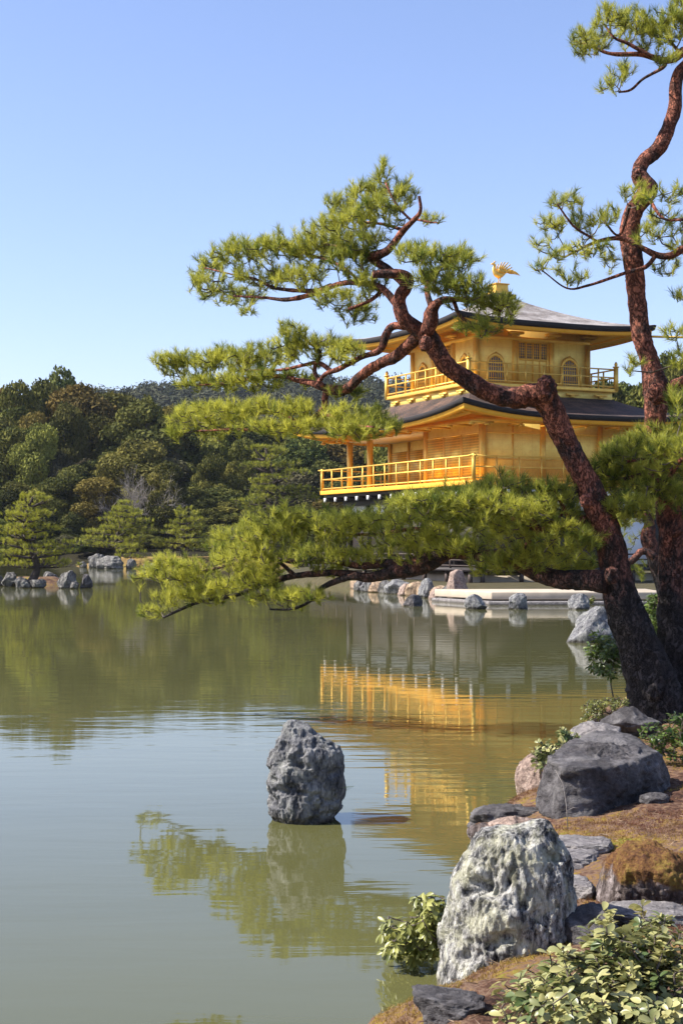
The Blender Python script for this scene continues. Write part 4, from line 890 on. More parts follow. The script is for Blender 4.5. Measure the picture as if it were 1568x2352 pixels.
PADS = {
 'lower': [(1000, 1270, 60, 22), (900, 1300, 50, 16), (1130, 1300, 45, 24), (1260, 1312, 40, 20), (760, 1312, 50, 16), (600, 1345, 60, 20), (480, 1370, 50, 20), (1060, 1260, 60, 24), (1320, 1320, 40, 18), (800, 1205, 70, 26), (880, 1195, 60, 24), (590, 1225, 50, 30), (1240, 1275, 70, 34), (1000, 1250, 70, 30), (1330, 1260, 40, 40), (610, 1320, 70, 26), (345, 1325, 42, 28), (400, 1308, 58, 34), (355, 1405, 36, 13), (410, 1375, 50, 24), (440, 1335, 70, 38), (520, 1258, 50, 34), (560, 1290, 85, 44), (520, 1355, 60, 22), (640, 1380, 75, 22), (700, 1375, 50, 22), (640, 1240, 85, 48), (665, 1192, 50, 28), (750, 1222, 85, 42), (720, 1285, 85, 28), (850, 1230, 95, 45), (830, 1285, 75, 22), (950, 1205, 95, 45), (950, 1255, 80, 30), (1060, 1225, 95, 45), (1180, 1240, 85, 45), (1290, 1245, 75, 50), (1200, 1300, 70, 26), (1320, 1295, 45, 25), (1110, 1310, 35, 16)],
 'shelf': [(1020, 1180, 60, 30), (1230, 1195, 60, 30), (1130, 1200, 70, 26), (1060, 1140, 55, 26), (1090, 1165, 70, 30), (920, 1160, 50, 16), (1160, 1130, 75, 38), (1180, 1170, 90, 30), (1270, 1140, 55, 34), (1290, 1180, 55, 30), (980, 1160, 80, 26)],
 'middle': [(392, 838, 40, 26), (440, 850, 60, 34), (520, 838, 72, 34), (600, 832, 80, 36), (660, 800, 45, 34), (672, 765, 28, 22), (740, 808, 70, 32), (800, 815, 38, 30), (650, 872, 90, 18), (480, 885, 70, 16), (560, 880, 70, 20), (800, 905, 50, 14)],
 'middle_low': [(430, 965, 40, 26), (500, 955, 75, 28), (590, 950, 75, 28), (680, 950, 50, 26), (780, 955, 40, 22), (855, 968, 42, 26), (640, 990, 80, 16), (400, 1000, 25, 14), (500, 990, 60, 16), (840, 995, 60, 14), (865, 985, 55, 26), (800, 985, 55, 24), (720, 985, 60, 22)],
 'upper': [(480, 620, 38, 24), (462, 655, 32, 24), (500, 675, 50, 18), (545, 590, 62, 34), (640, 580, 75, 38), (730, 590, 70, 40), (800, 600, 55, 40), (560, 690, 45, 18), (600, 645, 85, 24), (700, 640, 60, 24), (770, 690, 60, 22), (815, 720, 45, 28), (850, 655, 45, 36), (565, 715, 22, 10)],
 'top': [(880, 405, 22, 28), (850, 450, 60, 30), (930, 445, 30, 36), (800, 520, 75, 36), (870, 490, 60, 32), (780, 480, 34, 34), (990, 508, 26, 13), (750, 545, 60, 28), (830, 560, 60, 24)],
 'right': [(1000, 605, 75, 34), (1060, 600, 36, 28), (950, 585, 45, 22), (1060, 670, 70, 32), (1125, 705, 60, 32), (1165, 725, 24, 26), (1090, 755, 60, 18), (1000, 650, 60, 30)],
 'crest': [(1325, 90, 28, 16), (1370, 98, 50, 20), (1400, 55, 36, 32), (1455, 65, 50, 38), (1500, 90, 42, 34), (1545, 60, 34, 42), (1570, 20, 30, 28), (1395, 197, 22, 13), (1425, 170, 30, 20), (1530, 140, 24, 16), (1350, 120, 40, 12), (1600, 60, 40, 50)],
 'mast': [(1300, 475, 40, 30), (1265, 530, 36, 28), (1340, 520, 40, 32), (1400, 500, 28, 26), (1300, 585, 50, 20), (1370, 580, 40, 20), (1255, 615, 30, 16), (1320, 640, 42, 16), (1240, 565, 24, 12), (1400, 605, 24, 24), (1480, 465, 36, 28), (1540, 450, 34, 24), (1520, 520, 42, 30), (1550, 580, 30, 22), (1490, 545, 32, 22), (1530, 615, 36, 16), (1445, 440, 22, 18), (1600, 540, 40, 50)],
 'side': [(1400, 1120, 45, 26), (1460, 1175, 50, 28), (1540, 1140, 50, 34), (1450, 1040, 55, 34), (1530, 1045, 55, 40), (1400, 1075, 50, 30), (1470, 1120, 55, 26), (1500, 1000, 40, 26), (1558, 690, 18, 16), (1540, 768, 28, 13), (1450, 838, 18, 18), (1560, 830, 24, 22), (1550, 930, 20, 40), (1410, 1055, 45, 26), (1480, 1020, 48, 28), (1540, 1010, 40, 34), (1390, 1095, 45, 20), (1480, 1090, 60, 26), (1550, 1085, 36, 32), (1440, 1165, 45, 30), (1350, 1075, 26, 14), (1510, 1050, 50, 26), (1590, 1150, 40, 50)],
}
DEPTH = {'crest': 14.5, 'mast': 14.1, 'side': 14.0, 'shelf': 14.0, 'lower': 13.8}
for i, (x, y, D, r) in enumerate([(977, 790, 13.36, 15), (1404, 1322, 13.58, 17), (1508, 905, 14.0, 20), (1462, 400, 14.3, 12), (1254, 893, 13.55, 24), (1345, 1150, 13.6, 14), (1500, 1590, 13.65, 16)]):
    rr = r / F * D; U, Fs = ico(4); q = U * [1, 1, 1.25] * rr; rim = np.hypot(U[:, 0], U[:, 2]); q = q * (1 + 0.25 * fbm(U * 3 + i, 3) - 0.45 * np.clip(1 - rim / 0.55, 0, 1) * (U[:, 1] < 0))[:, None]
    mesh_obj('knot', q + np.array(P(x, y, D)), Fs, M['bark'], pine, org, True)
for k, (key, lines) in enumerate(BR.items()):
    Dk = DEPTH.get(key, 13.45); sk = []
    rec = (lambda x: 2.9 * (1392 - x) / 1050) if key == 'lower' else ((lambda x: 2.4 * min(1.0, max(0.0, (1000 - x) / 650))) if key in ('middle', 'middle_low', 'upper', 'top') else (lambda x: 0.0))
    for i, ln in enumerate(lines):
        D1 = ln[0][3] if len(ln[0]) > 3 else Dk
        rows = [(a[0], a[1], a[2], rec(a[0]) + D1 + (Dk + 0.25 * math.sin(i * 2.3 + k) - D1) * j / (len(ln) - 1)) for j, a in enumerate(ln)]
        o, s = bark_tube('branch', pxline(rows, Dk), M['bark'], pine, org, 14, 0.03, 0.14, k * 7 + i)
        sk.append(s[len(s) // 6::3, :3])
    pads = [pxpad(*p, Dk + rec(p[0]) + 0.3 * math.sin(p[0] * 0.7 + p[1])) for p in PADS[key]]
    V, Fs, mi, ti = tree_mesh(pads, np.vstack(sk), np.random.default_rng(100 + k), 340 if key in ('mast',) else (400 if key == 'lower' else 540), 0.090, 0.0042, 42, tint0=0.68 if key in ('lower', 'middle', 'middle_low') else 0.56)
    mesh_obj('crown', V, Fs, [M['needle'], M['twig']], pine, org, False, {'tint': ti}, mi)

# second pine behind the trunks
org3 = P(1530, 1390, 24.0); org3.z = 0.2
p2 = empty('pine_tree', org3, 'slender red pine partly hidden between the two leaning trunks', 'pine tree')
_, s3 = bark_tube('trunk', pxline([(1545, 1420, 22), (1518, 1330, 18), (1500, 1275, 18), (1487, 1235, 17), (1490, 1200, 12), (1470, 1160, 8)], 24), M['bark'], p2, org3, 20, 0.05, 0.12, 3)
_, s4 = bark_tube('branch', pxline([(1502, 1280, 9), (1475, 1265, 8), (1450, 1288, 8), (1425, 1290, 7), (1400, 1270, 5)], 23.6), M['bark'], p2, org3, 14, 0.05, 0.12, 4)
V, Fs, mi, ti = tree_mesh([pxpad(*p, 24) for p in [(1440, 1205, 45, 35), (1480, 1170, 40, 30), (1430, 1245, 35, 18), (1455, 1320, 25, 26), (1490, 1140, 40, 30)]], np.vstack([s3[:, :3], s4[:, :3]]), np.random.default_rng(5), 110, 0.12, 0.006, 40)
mesh_obj('crown', V, Fs, [M['needle'], M['twig']], p2, org3, False, {'tint': ti}, mi)

# cloud pruned pines on the islet and the peninsula
def layered_pine(label, px, base_py, D, width_px, top_py, seed, layers=8, lean=0.0, group=None, z0=0.3, tint=0.72):
    rg = np.random.default_rng(seed); b = P(px, base_py, D); b.z = z0
    H = CAMH + (HY - top_py) / F * D - z0; W_ = width_px / F * D / 2
    root = empty('layered_pine', b, label, 'pine tree', group)
    tr = [(b.x, b.y, z0 - 0.2, H * 0.05)] + [(b.x + lean * H * t + 0.06 * H * math.sin(t * 6 + seed), b.y + 0.05 * H * math.cos(t * 5), z0 + H * t, H * (0.038 * (1 - t) + 0.006)) for t in (0.12, 0.3, 0.5, 0.7, 0.93)]
    _, s = bark_tube('trunk', tr, M['bark_dark'], root, b, 14, 0.1, 0.12, seed)
    sk = [s[::2, :3]]; pads = []; mbb = MB()
    for i in range(layers):
        t = 0.2 + 0.78 * i / (layers - 1); wr = W_ * (1.02 - 0.85 * max(0, t - 0.15) ** 1.3); n = 6 if t < 0.9 else 1
        c = s[np.argmin(np.abs(s[:, 2] - (z0 + H * t))), :3]
        for k in range(n):
            a = k / n * 6.28 + rg.uniform(0, 1.2); rr = wr * (rg.uniform(0.38, 0.8) if n > 1 else 0)
            pc = c + np.array((math.cos(a) * rr, math.sin(a) * rr * 0.8, rg.uniform(-0.05, 0.05) * H)); pr = wr * rg.uniform(0.34, 0.5) if n > 1 else W_ * 0.3
            pads.append((pc, (pr, pr, H * 0.026)))
            ln = spline([(*(c - [0, 0, 0.06 * H]), 0.015 * H), (*((c + pc) / 2 - [0, 0, 0.045 * H]), 0.010 * H), (*(pc - [0, 0, 0.02 * H]), 0.004 * H)], 0.15)
            mbb.tube(ln[:, :3], ln[:, 3], 6); sk.append(ln[:, :3])
    mbb.build('branch', M['bark_dark'], root, b, True)
    V, Fs, mi, ti = tree_mesh(pads, np.vstack(sk), rg, 95 * (66 / D) ** 1.2 * (4.2 / H) ** 0.3, 0.0023 * D, 0.00020 * D, 26, twig=0.0001 * D, up=0.9, tint0=tint)
    mesh_obj('crown', V, Fs, [M['needle_far'], M['twig']], root, b, False, {'tint': ti}, mi)
    return root
layered_pine('yellow green layered pine growing from the rocky islet', 72, 1335, 66.5, 205, 1128, 1, 9, z0=0.35, tint=0.95)
layered_pine('dense layered pine cut off by the left picture edge', -45, 1300, 95, 190, 1150, 2, 7, z0=0.2, tint=0.5)
layered_pine('leaning layered pine on the left of the mossy peninsula', 272, 1285, 125, 185, 1150, 3, 8, 0.10, z0=0.8)
layered_pine('rounded layered pine on the right of the mossy peninsula', 425, 1285, 127, 150, 1165, 4, 7, z0=0.8)
layered_pine('small low pine at the front of the mossy peninsula', 300, 1300, 123, 90, 1240, 6, 4, 0.0, z0=0.6)
layered_pine('tall spreading pine against the forest left of the pavilion', 625, 1250, 118, 240, 1010, 5, 9, z0=0.8, tint=0.5)

# ------------------------------------------------------------------ forest
def leaf_cloud(blobs, n, size, rg, tint_amp=0.25):
    cs = np.array([b[0] for b in blobs]); rs = np.array([b[1] for b in blobs]); pr = (rs.prod(1)) ** (2 / 3); pr /= pr.sum()
    k = rg.choice(len(blobs), n, p=pr); u = nrm(rg.normal(size=(n, 3)))
    rad = np.clip(1 + 0.16 * fbm(u * 2.2 + k[:, None] * 5.1, 3), 0.5, 1.4)[:, None] * rg.uniform(0.72, 1.06, (n, 1))
    p = cs[k] + u * rs[k] * rad
    keep = np.ones(n, bool)
    for c, r in zip(cs, rs): keep &= (((p - c) / r) ** 2).sum(1) > 0.36
    p = p[keep]; k = k[keep]; u = u[keep]; m = len(p)
    nrmv = nrm(u * 0.8 + rg.normal(size=(m, 3)) * 0.8 + np.array((0, 0, 0.4))); t = nrm(np.cross(nrmv, rg.normal(size=(m, 3)))); b = np.cross(nrmv, t)
    s = size * rg.uniform(0.5, 1.25, (m, 1))
    V = np.stack([p - t * s, p - b * s * 0.55 + t * s * 0.1, p + t * s, p + b * s * 0.55 + t * s * 0.1], 1).reshape(-1, 3)
    tint = np.repeat(np.clip(0.45 + tint_amp * rg.normal(size=len(blobs))[k] + 0.18 * rg.normal(size=m) + 0.25 * fbm(p * 0.9, 2), 0, 1), 4)
    return V, (np.arange(m)[:, None] * 4 + np.arange(4)[None]), tint
def broad_proto(seed, nb, leaves, size, aspect=0.42):
    rg = np.random.default_rng(seed); blobs = []
    for i in range(nb):
        z = 0.22 + 0.68 * (i + 0.5) / nb; wr = aspect * 10 * math.sin(math.pi * min(1, 0.18 + 0.78 * z)) ** 0.8
        a = i * 2.4 + rg.uniform(0, 1); rr = wr * rg.uniform(0.25, 0.75)
        r = rg.uniform(1.1, 2.0); blobs.append(((math.cos(a) * rr, math.sin(a) * rr, z * 10), (r * 1.2, r * 1.2, r * 0.62)))
    blobs.append(((0, 0, 9.0), (1.4, 1.4, 1.1)))
    return leaf_cloud(blobs, leaves, size, rg)
def bare_proto(seed):
    rg = np.random.default_rng(seed); mb = MB()
    def grow(p, d, l, r, lev):
        q = p + d * l; mid = (p + q) / 2 + rg.normal(size=3) * 0.05 * l
        mb.tube([p, mid, q], [r, r * 0.85, r * 0.65], 5 if lev < 2 else 3, False)
        if lev < 5:
            for _ in range(3 if lev < 4 else 4):
                nd = nrm(d + rg.normal(size=3) * 0.42 + np.array((0, 0, 0.16))); grow(q if rg.random() < 0.6 else mid, nd, l * rg.uniform(0.6, 0.85), r * 0.55, lev + 1)
    for k in range(3): grow(np.array((rg.normal() * 0.3, rg.normal() * 0.3, 0.)), nrm(np.array((rg.normal() * 0.2, rg.normal() * 0.2, 1))), 2.8, 0.12, 0)
    return mb
KINDS = {'dark': ('leaf_dark', 'dark evergreen tree'), 'olive': ('leaf_olive', 'olive green broadleaf tree'), 'rust': ('leaf_rust', 'rust tinted evergreen tree'), 'grey': ('leaf_grey', 'greyish thin leaved tree')}
protos = {}
for i, k in enumerate(KINDS):
    for j in range(2):
        V, Fs, ti = broad_proto(200 + i * 10 + j, 17, 22000, 0.19)
        tr = MB(); tr.tube([(0, 0, -2), (0.1, 0, 2.5), (0, 0.1, 5.5), (0.1, 0, 8)], [0.35, 0.26, 0.18, 0.06], 8)
        for q in range(7):
            a = q * 2.4; z = 2.2 + q * 0.7; tr.tube([(0, 0, z), (math.cos(a) * 1.2, math.sin(a) * 1.2, z + 0.8), (math.cos(a) * 2.4, math.sin(a) * 2.4, z + 1.8)], [0.12, 0.08, 0.03], 5)
        protos[k, j] = (V, Fs, ti, tr)
made = {}
def forest_tree(px, D, top_py, width_px, kind, label, group, i, base_z=None):
    x = (px - CX) / F * D; z0 = float(far_z(np.array([x]), np.array([float(D)]))[0]) if base_z is None else base_z
    z0 = max(z0, 0.2)
    H = CAMH + (HY - top_py) / F * D - z0; W_ = width_px / F * D
    key = (kind, i % 2)
    root = empty({'dark': 'evergreen_tree', 'olive': 'broadleaf_tree', 'rust': 'rust_tinted_tree', 'grey': 'grey_leaved_tree'}[kind], (x, D, z0), label, 'tree', group, i * 1.7)
    if key not in made:
        V, Fs, ti, tr = protos[key]
        c = mesh_obj('crown', V, Fs, M[KINDS[kind][0]], root, (0, 0, 0), False, {'tint': ti}); t = tr.build('trunk', M['bark_dark'], root)
        made[key] = (c, t)
    else:
        for o in made[key]:
            q = o.copy(); col.objects.link(q); q.parent = root
    k = 1.75 * (1 + 0.28 * math.sin(i * 5.3)); root.scale = (W_ / 8.6 * k, W_ / 8.6 * k, H / 10.0)
    return root
FT = []
rg = np.random.default_rng(77)
topA = [(-40, 895), (15, 893), (45, 882), (95, 872), (142, 848), (190, 885), (245, 908), (285, 905), (340, 912), (395, 935), (450, 945), (510, 950), (565, 960), (620, 965), (690, 955), (745, 950), (800, 955), (850, 960)]
for i, (px, t) in enumerate(topA): FT.append((px, 168 + 5 * math.sin(i * 2.1), t, 105 + 18 * math.sin(i * 1.3), ['dark', 'rust', 'olive', 'dark'][i % 4]))
topB = [(-20, 960), (40, 935), (90, 950), (150, 925), (215, 955), (275, 960), (330, 922), (375, 960), (440, 985), (500, 990), (560, 1010), (690, 1000), (760, 1010)]
for i, (px, t) in enumerate(topB): FT.append((px, 157 + 3 * math.sin(i * 1.7), t, 100 + 18 * math.sin(i * 2.3), ['olive', 'dark', 'rust', 'dark', 'olive'][i % 5]))
topC = [(-10, 1030), (30, 985), (85, 975), (140, 1040), (200, 1055), (250, 1040), (310, 1010), (360, 1020), (420, 1060), (480, 1045), (540, 1060), (590, 1090), (690, 1080), (750, 1060), (820, 1070)]
for i, (px, t) in enumerate(topC): FT.append((px, 149 + 2 * math.sin(i * 1.9), t, 88 + 16 * math.sin(i * 1.1), ['dark', 'olive', 'olive', 'grey', 'grey', 'dark', 'olive', 'grey'][i % 8]))
topD = [(-15, 1110), (30, 1105), (120, 1100), (180, 1068), (235, 1098), (290, 1120), (385, 1062), (340, 1130), (440, 1110), (500, 1120), (550, 1150), (700, 1150), (760, 1140)]
for i, (px, t) in enumerate(topD): FT.append((px, 143 + 2 * math.sin(i * 2.9), t, 82 + 14 * math.sin(i * 1.5), ['dark', 'dark', 'olive', 'dark', 'rust', 'olive', 'olive', 'dark'][i % 8]))
topE = [(170, 1175), (215, 1190), (480, 1165), (530, 1180), (590, 1200), (690, 1190), (-5, 1190), (330, 1185), (110, 1180)]
for i, (px, t) in enumerate(topE): FT.append((px, 139.5 + math.sin(i), t, 66, ['dark', 'olive', 'dark', 'olive'][i % 4]))
topF = [(-25, 1225), (15, 1235), (60, 1222), (105, 1240), (150, 1228), (195, 1238), (240, 1226), (290, 1236), (340, 1228), (385, 1240), (430, 1224), (475, 1234), (520, 1226), (565, 1238), (610, 1230), (655, 1236), (700, 1228), (745, 1238)]
for i, (px, t) in enumerate(topF): FT.append((px, 136.5 + 1.2 * math.sin(i * 2.2), t, 42, ['dark', 'dark', 'olive', 'dark', 'grey'][i % 5]))
UNIQUE = {4: 'tallest evergreen tree rising above the forest beyond the islet pine'}
for i, (px, D, t, w_, k) in enumerate(FT):
    forest_tree(px, D, t, w_, k, UNIQUE.get(i, KINDS[k][1] + ' in the dense forest beyond the pond'), 'trees in the forest beyond the pond', i)
for i, (px, t, k) in enumerate([(900, 985, 'olive'), (960, 960, 'dark'), (1250, 940, 'dark'), (1330, 905, 'olive'), (1390, 878, 'olive'), (1430, 880, 'dark'), (1475, 885, 'olive'), (1525, 812, 'dark'), (1565, 835, 'olive'), (1610, 830, 'dark'), (1660, 850, 'olive')]):
    forest_tree(px, 112 + 4 * math.sin(i * 3), t, 95, k, KINDS[k][1] + ' standing on the land behind the golden pavilion', 'trees behind the pavilion', i, 0.3)
for i, (px, t) in enumerate([(330, 1045), (300, 1085)]):
    b = P(px, 1285, 140.5); b.z = 1.0; H = CAMH + (HY - t) / F * 140.5 - 1.0
    lab = ['bare tree with pale upright stems in the forest edge', 'smaller bare pale tree left of the upright pale stems', 'leafless purplish grey tree left of the pale stems'][i]
    r = empty('bare_tree', b, lab, 'tree'); bare_proto(300 + i).build('branch', M['bark_pale'], r); r.scale = (H / 11, H / 11, H / 9.5)
# wooded hill
rg = np.random.default_rng(55); n = 2600
hx = rg.uniform(-190, 240, n); hy = rg.uniform(330, 640, n); hz = far_z(hx, hy); Vs = []; Fs_ = []; Ts = []; b = 0
for i in range(n):
    r = rg.uniform(2.2, 4.2); m = 150
    u = nrm(rg.normal(size=(m, 3)) + [0, 0, 0.2]); p = np.array((hx[i], hy[i], hz[i] + r * 0.6)) + u * rg.uniform(0.5, 1, (m, 1)) * [r, r, r * rg.uniform(0.8, 1.5)]
    t = nrm(np.cross(u + rg.normal(size=(m, 3)) * 0.5, rg.normal(size=(m, 3)))); q = np.cross(nrm(u), t); s = rg.uniform(0.4, 0.8, (m, 1))
    Vs.append(np.stack([p - t * s, p - q * s * 0.7, p + t * s, p + q * s * 0.7], 1).reshape(-1, 3)); Fs_.append(b + np.arange(m)[:, None] * 4 + np.arange(4)); b += m * 4
    Ts.append(np.clip(np.repeat(0.45 + 0.3 * rg.normal() + 0.15 * rg.normal(size=m), 4), 0, 1))
hw = mesh_obj('hillside_woods', np.vstack(Vs), np.vstack(Fs_), M['hill_wood'], None, (0, 0, 0), False, {'tint': np.concatenate(Ts)})
tag(hw, 'bluish wooded hill ridge far behind the pond forest', 'woods', None, 'stuff')

# ------------------------------------------------------------------ near shrubs, moss
LEAF_T = np.array([0, 0.2, 0.2, 0.2, 0.45, 0.45, 0.45, 0.7, 0.7, 0.7, 0.89, 0.89, 0.89, 1.0]); LEAF_S = np.array([0, -0.17, 0, 0.17, -0.37, 0, 0.37, -0.43, 0, 0.43, -0.29, 0, 0.29, 0])
LEAF_F = [np.array([[0, 2, 1], [0, 3, 2], [10, 11, 13], [11, 12, 13]]), np.array([[1, 2, 5, 4], [2, 3, 6, 5], [4, 5, 8, 7], [5, 6, 9, 8], [7, 8, 11, 10], [8, 9, 12, 11]])]
def leaves(base, d, nrmv, ln, wr, rg, fold=0.22, curl=0.25):
    m = len(base); d = nrm(d); s = nrm(np.cross(d, nrmv)); nn = np.cross(s, d); ln = ln[:, None]
    V = []
    for t, q in zip(LEAF_T, LEAF_S):
        V.append(base + d * ln * t + s * ln * q * wr + nn * ln * (abs(q) * fold * wr * 1.6 - curl * t * t))
    V = np.stack(V, 1).reshape(-1, 3); k = np.arange(m)[:, None, None] * 14
    return V, [(k + f[None]).reshape(-1, f.shape[1]) for f in LEAF_F]
def shrub(name, label, base, pads, nshoot, leaf, wr, per, m, seed, droop=0.0, group=None, cat='shrub', stem_r=0.006, tint=0.5, up=0.6, org=None):
    """pads: ellipsoids (centre, radii) that the shoots fill; each shoot ends in a whorl of leaves."""
    rg = np.random.default_rng(seed); base = np.array(base, float)
    root = empty(name, tuple(base), label, cat, group)
    A = []; vol = np.array([p[1][0] * p[1][2] for p in pads]); vol = vol / vol.sum()
    for (c, r), q in zip(pads, vol):
        n = max(2, int(nshoot * q)); A.append(np.array(c) + nrm(rg.normal(size=(n, 3))) * rg.uniform(0.2, 1, (n, 1)) ** 0.5 * np.array(r))
    A = np.vstack(A); A = A[np.argsort(np.linalg.norm(A - base, axis=1))]
    nodes = [base]; mb = MB(); dirs = []
    for a in A:
        nd = np.array(nodes); dd = np.linalg.norm(nd - a, axis=1); pen = 0.35 * np.linalg.norm(nd - base, axis=1); j = np.argmin(dd + pen)
        b = nd[j]; mid = (a + b) / 2 + rg.normal(size=3) * 0.06 * dd[j] + [0, 0, -0.05 * dd[j]]
        rr = stem_r * (0.45 + 0.9 * math.exp(-np.linalg.norm(b - base) / 0.25)); mb.tube([b, mid, a], [rr, rr * 0.8, rr * 0.5], 5, False)
        nodes += [mid, a]; dirs.append(nrm(nrm(a - b) * 0.6 + np.array((0, 0, up)) + rg.normal(size=3) * 0.25))
    dirs = np.array(dirs)
    st = mb.build('stem', M['twig'], root, base)
    m_ = len(A); pos = np.repeat(A, per, 0); d = np.repeat(dirs, per, 0); r = rg.normal(size=d.shape); pr = nrm(r - d * (r * d).sum(1, keepdims=True))
    el = rg.uniform(0.1, 0.75, (m_ * per, 1)); ld = nrm(d * el + pr - np.array((0, 0, droop)))
    bpos = pos - d * rg.uniform(0, 1, (m_ * per, 1)) * leaf * 1.1
    V, Fs = leaves(bpos, ld, d + rg.normal(size=d.shape) * 0.25, leaf * rg.uniform(0.65, 1.15, m_ * per), wr, rg)
    tn = np.clip(np.repeat(tint + 0.28 * rg.normal(size=m_), per) + 0.15 * rg.normal(size=m_ * per), 0, 1)
    mesh_obj('foliage', V, Fs, m, root, base, True, {'tint': np.repeat(tn, 14)})
    return root
def pads_px(rows, D, depth=None): return [pxpad(x, y, rx, ry, D + (q[0] if q else 0), depth) for (x, y, rx, ry, *q) in rows]
g = lambda px, py, D: tuple(P(px, py, D))
shrub('leafy_bush', 'leafy pale green bush at the bottom right corner', (1.05, 5.1, 0.12), pads_px([(1420, 2190, 80, 60, 0.1), (1500, 2180, 80, 70, 0.2), (1330, 2230, 80, 50), (1420, 2260, 110, 60), (1530, 2260, 70, 70, 0.1), (1240, 2255, 60, 35, 0.1), (1300, 2310, 90, 40, -0.2), (1440, 2330, 120, 40, -0.2), (1190, 2270, 40, 30, 0.1), (1400, 2120, 40, 25, 0.2), (1490, 2110, 40, 20, 0.3), (1160, 2330, 30, 18, 0.0)], 5.15, 0.2), 400, 0.049, 0.60, 9, M['leaf_bright'], 1, 0.0, tint=0.6, up=0.9)
shrub('overhanging_shrub', 'pale drooping leaved shrub leaning over the water by the pale rock', (0.56, 6.75, 0.12), pads_px([(985, 2075, 38, 25), (940, 2120, 26, 20), (900, 2140, 28, 32), (965, 2120, 45, 25), (930, 2170, 50, 22), (985, 2160, 40, 30), (1010, 2110, 25, 40)], 6.8, 0.12), 100, 0.05, 0.42, 13, M['leaf_pieris'], 2, 0.75, tint=0.6, up=0.8)
shrub('small_plant', 'small leafy plant at the lower left foot of the pale rock', g(1018, 2310, 6.05), pads_px([(1015, 2285, 22, 16), (1035, 2290, 20, 12)], 6.05, 0.05), 14, 0.04, 0.45, 8, M['leaf_bright'], 3, 0.1)
shrub('small_shrub', 'low glossy shrub growing on the left end of the dark boulder', g(1250, 1755, 10.6), pads_px([(1240, 1715, 24, 16), (1265, 1725, 26, 16), (1290, 1720, 22, 14), (1240, 1745, 16, 12)], 10.6, 0.1), 46, 0.05, 0.5, 8, M['leaf_bright'], 4, 0, tint=0.4)
shrub('small_shrub', 'low glossy shrub on the pale rock behind the dark boulder', g(1300, 1720, 11.4), pads_px([(1300, 1680, 18, 14), (1320, 1700, 24, 12)], 11.3, 0.1), 32, 0.05, 0.5, 8, M['leaf_bright'], 5, 0, tint=0.4)
shrub('dark_bush', 'dark green bush at the right edge below the pine trunks', (2.22, 10.9, 0.25), pads_px([(1510, 1690, 36, 30), (1555, 1670, 36, 32), (1560, 1710, 50, 35), (1600, 1690, 45, 50)], 10.9, 0.2), 170, 0.045, 0.55, 8, M['leaf_shrub'], 6, 0, tint=0.45)
shrub('leafy_shrub', 'bright green shrub hanging over water left of the trunk', (2.75, 15.4, 0.35), pads_px([(1395, 1465, 34, 22), (1380, 1490, 40, 18), (1410, 1500, 40, 26), (1365, 1530, 28, 12), (1400, 1535, 36, 14), (1430, 1480, 30, 40)], 15.3, 0.2), 130, 0.07, 0.42, 9, M['leaf_shrub'], 7, 0.25, tint=0.75)
shrub('leafy_shrub', 'bright green shrub seen in the fork between the trunks', (3.25, 15.6, 0.35), pads_px([(1500, 1385, 26, 26), (1505, 1430, 28, 30), (1498, 1475, 24, 26), (1515, 1400, 30, 40)], 15.5, 0.25), 120, 0.07, 0.42, 9, M['leaf_shrub'], 8, 0.2, tint=0.75)
shrub('moss_clump', 'yellow green trailing moss clump left of the trunk base', g(1400, 1640, 13.6), pads_px([(1365, 1625, 26, 20), (1400, 1612, 32, 12), (1345, 1655, 14, 14), (1425, 1608, 18, 8)], 13.5, 0.15), 130, 0.035, 0.3, 9, M['leaf_pieris'], 9, 0.4, tint=0.25)
shrub('yellow_plant', 'tiny yellow plant beside the rounded rock at the landing', g(1355, 1390, 44.5), pads_px([(1358, 1378, 9, 5)], 44.5, 0.1), 14, 0.09, 0.5, 7, M['leaf_pieris'], 10)
rg = np.random.default_rng(19); n = 5000
lx = rg.uniform(0.1, 4.2, n); ly = 4.6 + rg.uniform(0, 1, n) ** 1.2 * 9; kp = poly_sd(lx, ly, BANK) > 0.06; lx, ly = lx[kp], ly[kp]; B = np.stack([lx, ly, bank_z(lx, ly) + 0.006], -1)
V, Fs = needles(B, nrm(np.stack([rg.normal(size=len(B)), rg.normal(size=len(B)), 0.12 * np.abs(rg.normal(size=len(B)))], -1)), 0.055, 0.003, 2, rg, (0.0, 0.35))
M['litter'] = foliage_mat('dry_needles', (0.10, 0.055, 0.03), (0.42, 0.30, 0.18), 0.2)
tag(mesh_obj('pine_litter', V, Fs, M['litter'], None, (0, 0, 0), False, {'tint': np.repeat(rg.uniform(0, 1, len(B) * 2), 4)}), 'dry fallen pine needles scattered over the near bank', 'litter', None, 'stuff')
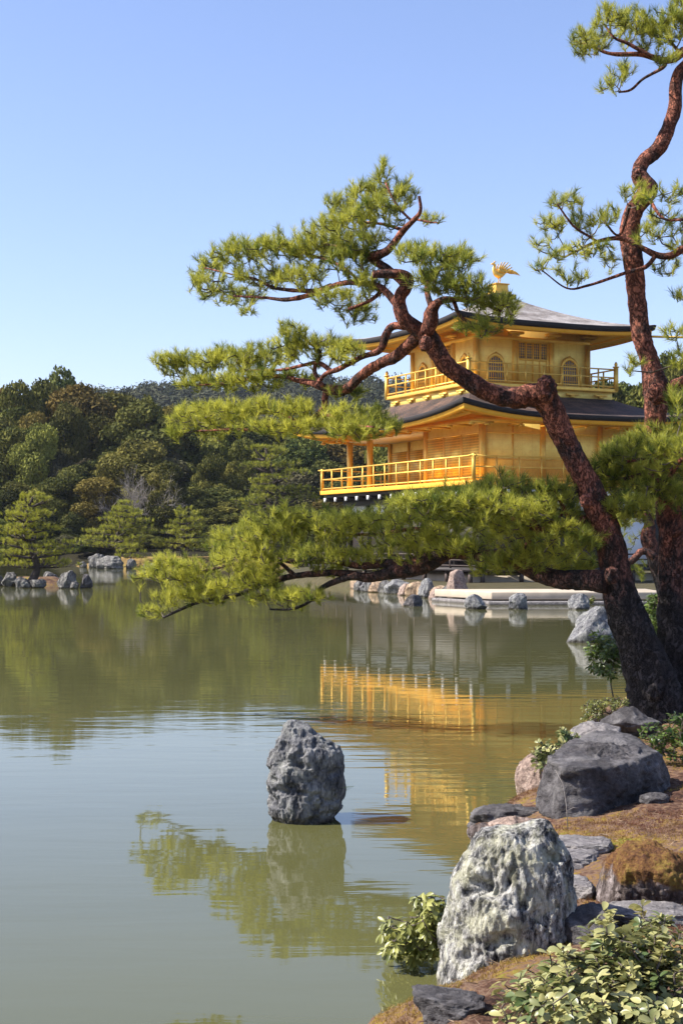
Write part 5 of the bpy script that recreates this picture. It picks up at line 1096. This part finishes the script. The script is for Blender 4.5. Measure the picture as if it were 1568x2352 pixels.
# fern on the standing rock in the water
mb = MB(); b0 = np.array(P(789, 1812, 10.3)); tip = np.array(P(812, 1806, 10.2)); rgf = np.random.default_rng(3)
mb.tube([b0 - [0.03, 0, 0], (b0 + tip) / 2 + [0, 0, 0.006], tip], [0.0015, 0.001, 0.0006], 4)
for t in np.linspace(0.15, 0.95, 9):
    for s in (-1, 1):
        p = b0 + (tip - b0) * t; mb.bar(p, p + np.array((0.008, 0, 0.016 * s)) * (1.2 - t), 0.001, 0.005, (0, 1, 0))
tag(mb.build('fern', M['leaf_shrub'], None), 'tiny fern frond on the right side of the water rock', 'fern')
# bare sapling by the boulder
mb = MB(); q = [P(1303, 1905, 8.8), P(1300, 1850, 8.8), P(1292, 1800, 8.8), P(1275, 1770, 8.8)]
mb.tube(q, [0.003, 0.0025, 0.002, 0.001], 5); mb.tube([P(1301, 1862, 8.8), P(1315, 1855, 8.8), P(1330, 1856, 8.8)], [0.002, 0.0015, 0.001], 5)
tag(mb.build('bare_twig', M['bark_pale'], None), 'thin leafless sapling in front of the dark boulder', 'sapling')
# moss fibres on the bank
rg = np.random.default_rng(9); n = 240000
mx_ = rg.uniform(0.0, 4.2, n); my = 4.5 + rg.uniform(0, 1, n) ** 1.3 * 8.5; dd = poly_sd(mx_, my, BANK)
pn = fbm(np.stack([mx_, my, mx_ * 0], -1) * 1.5, 3); keep = (dd > 0.04) & (pn > -0.12); mx_, my, pn = mx_[keep], my[keep], pn[keep]
mz = bank_z(mx_, my); B = np.stack([mx_, my, mz], -1); m = len(B)
V, Fs = needles(B, np.tile([[0, 0, 1.]], (m, 1)), 0.017, 0.0026, 2, rg, (0.1, 1.0))
pt = fbm(B * 2.2 + 4, 3); tt = np.clip(0.42 + 1.7 * pt + 0.15 * rg.normal(size=m), 0, 1)
mo = mesh_obj('moss', V, Fs, M['moss_blade'], None, (0, 0, 0), False, {'tint': np.repeat(tt, 8)}); tag(mo, 'rusty and green moss fibres covering the near bank', 'moss', None, 'stuff')

# ------------------------------------------------------------------ air
hm, nt, N, L = newmat('haze_air')
pv = N.new('ShaderNodeVolumePrincipled'); pv.inputs['Color'].default_value = (0.80, 0.88, 1.0, 1); pv.inputs['Density'].default_value = 0.00009
ho = N.new('ShaderNodeOutputMaterial'); L.new(pv.outputs[0], ho.inputs['Volume'])
mb = MB(); mb.box((-430, -70, -4), (430, 905, 80)); tag(mb.build('haze', hm, None), None, None, None, 'stuff')
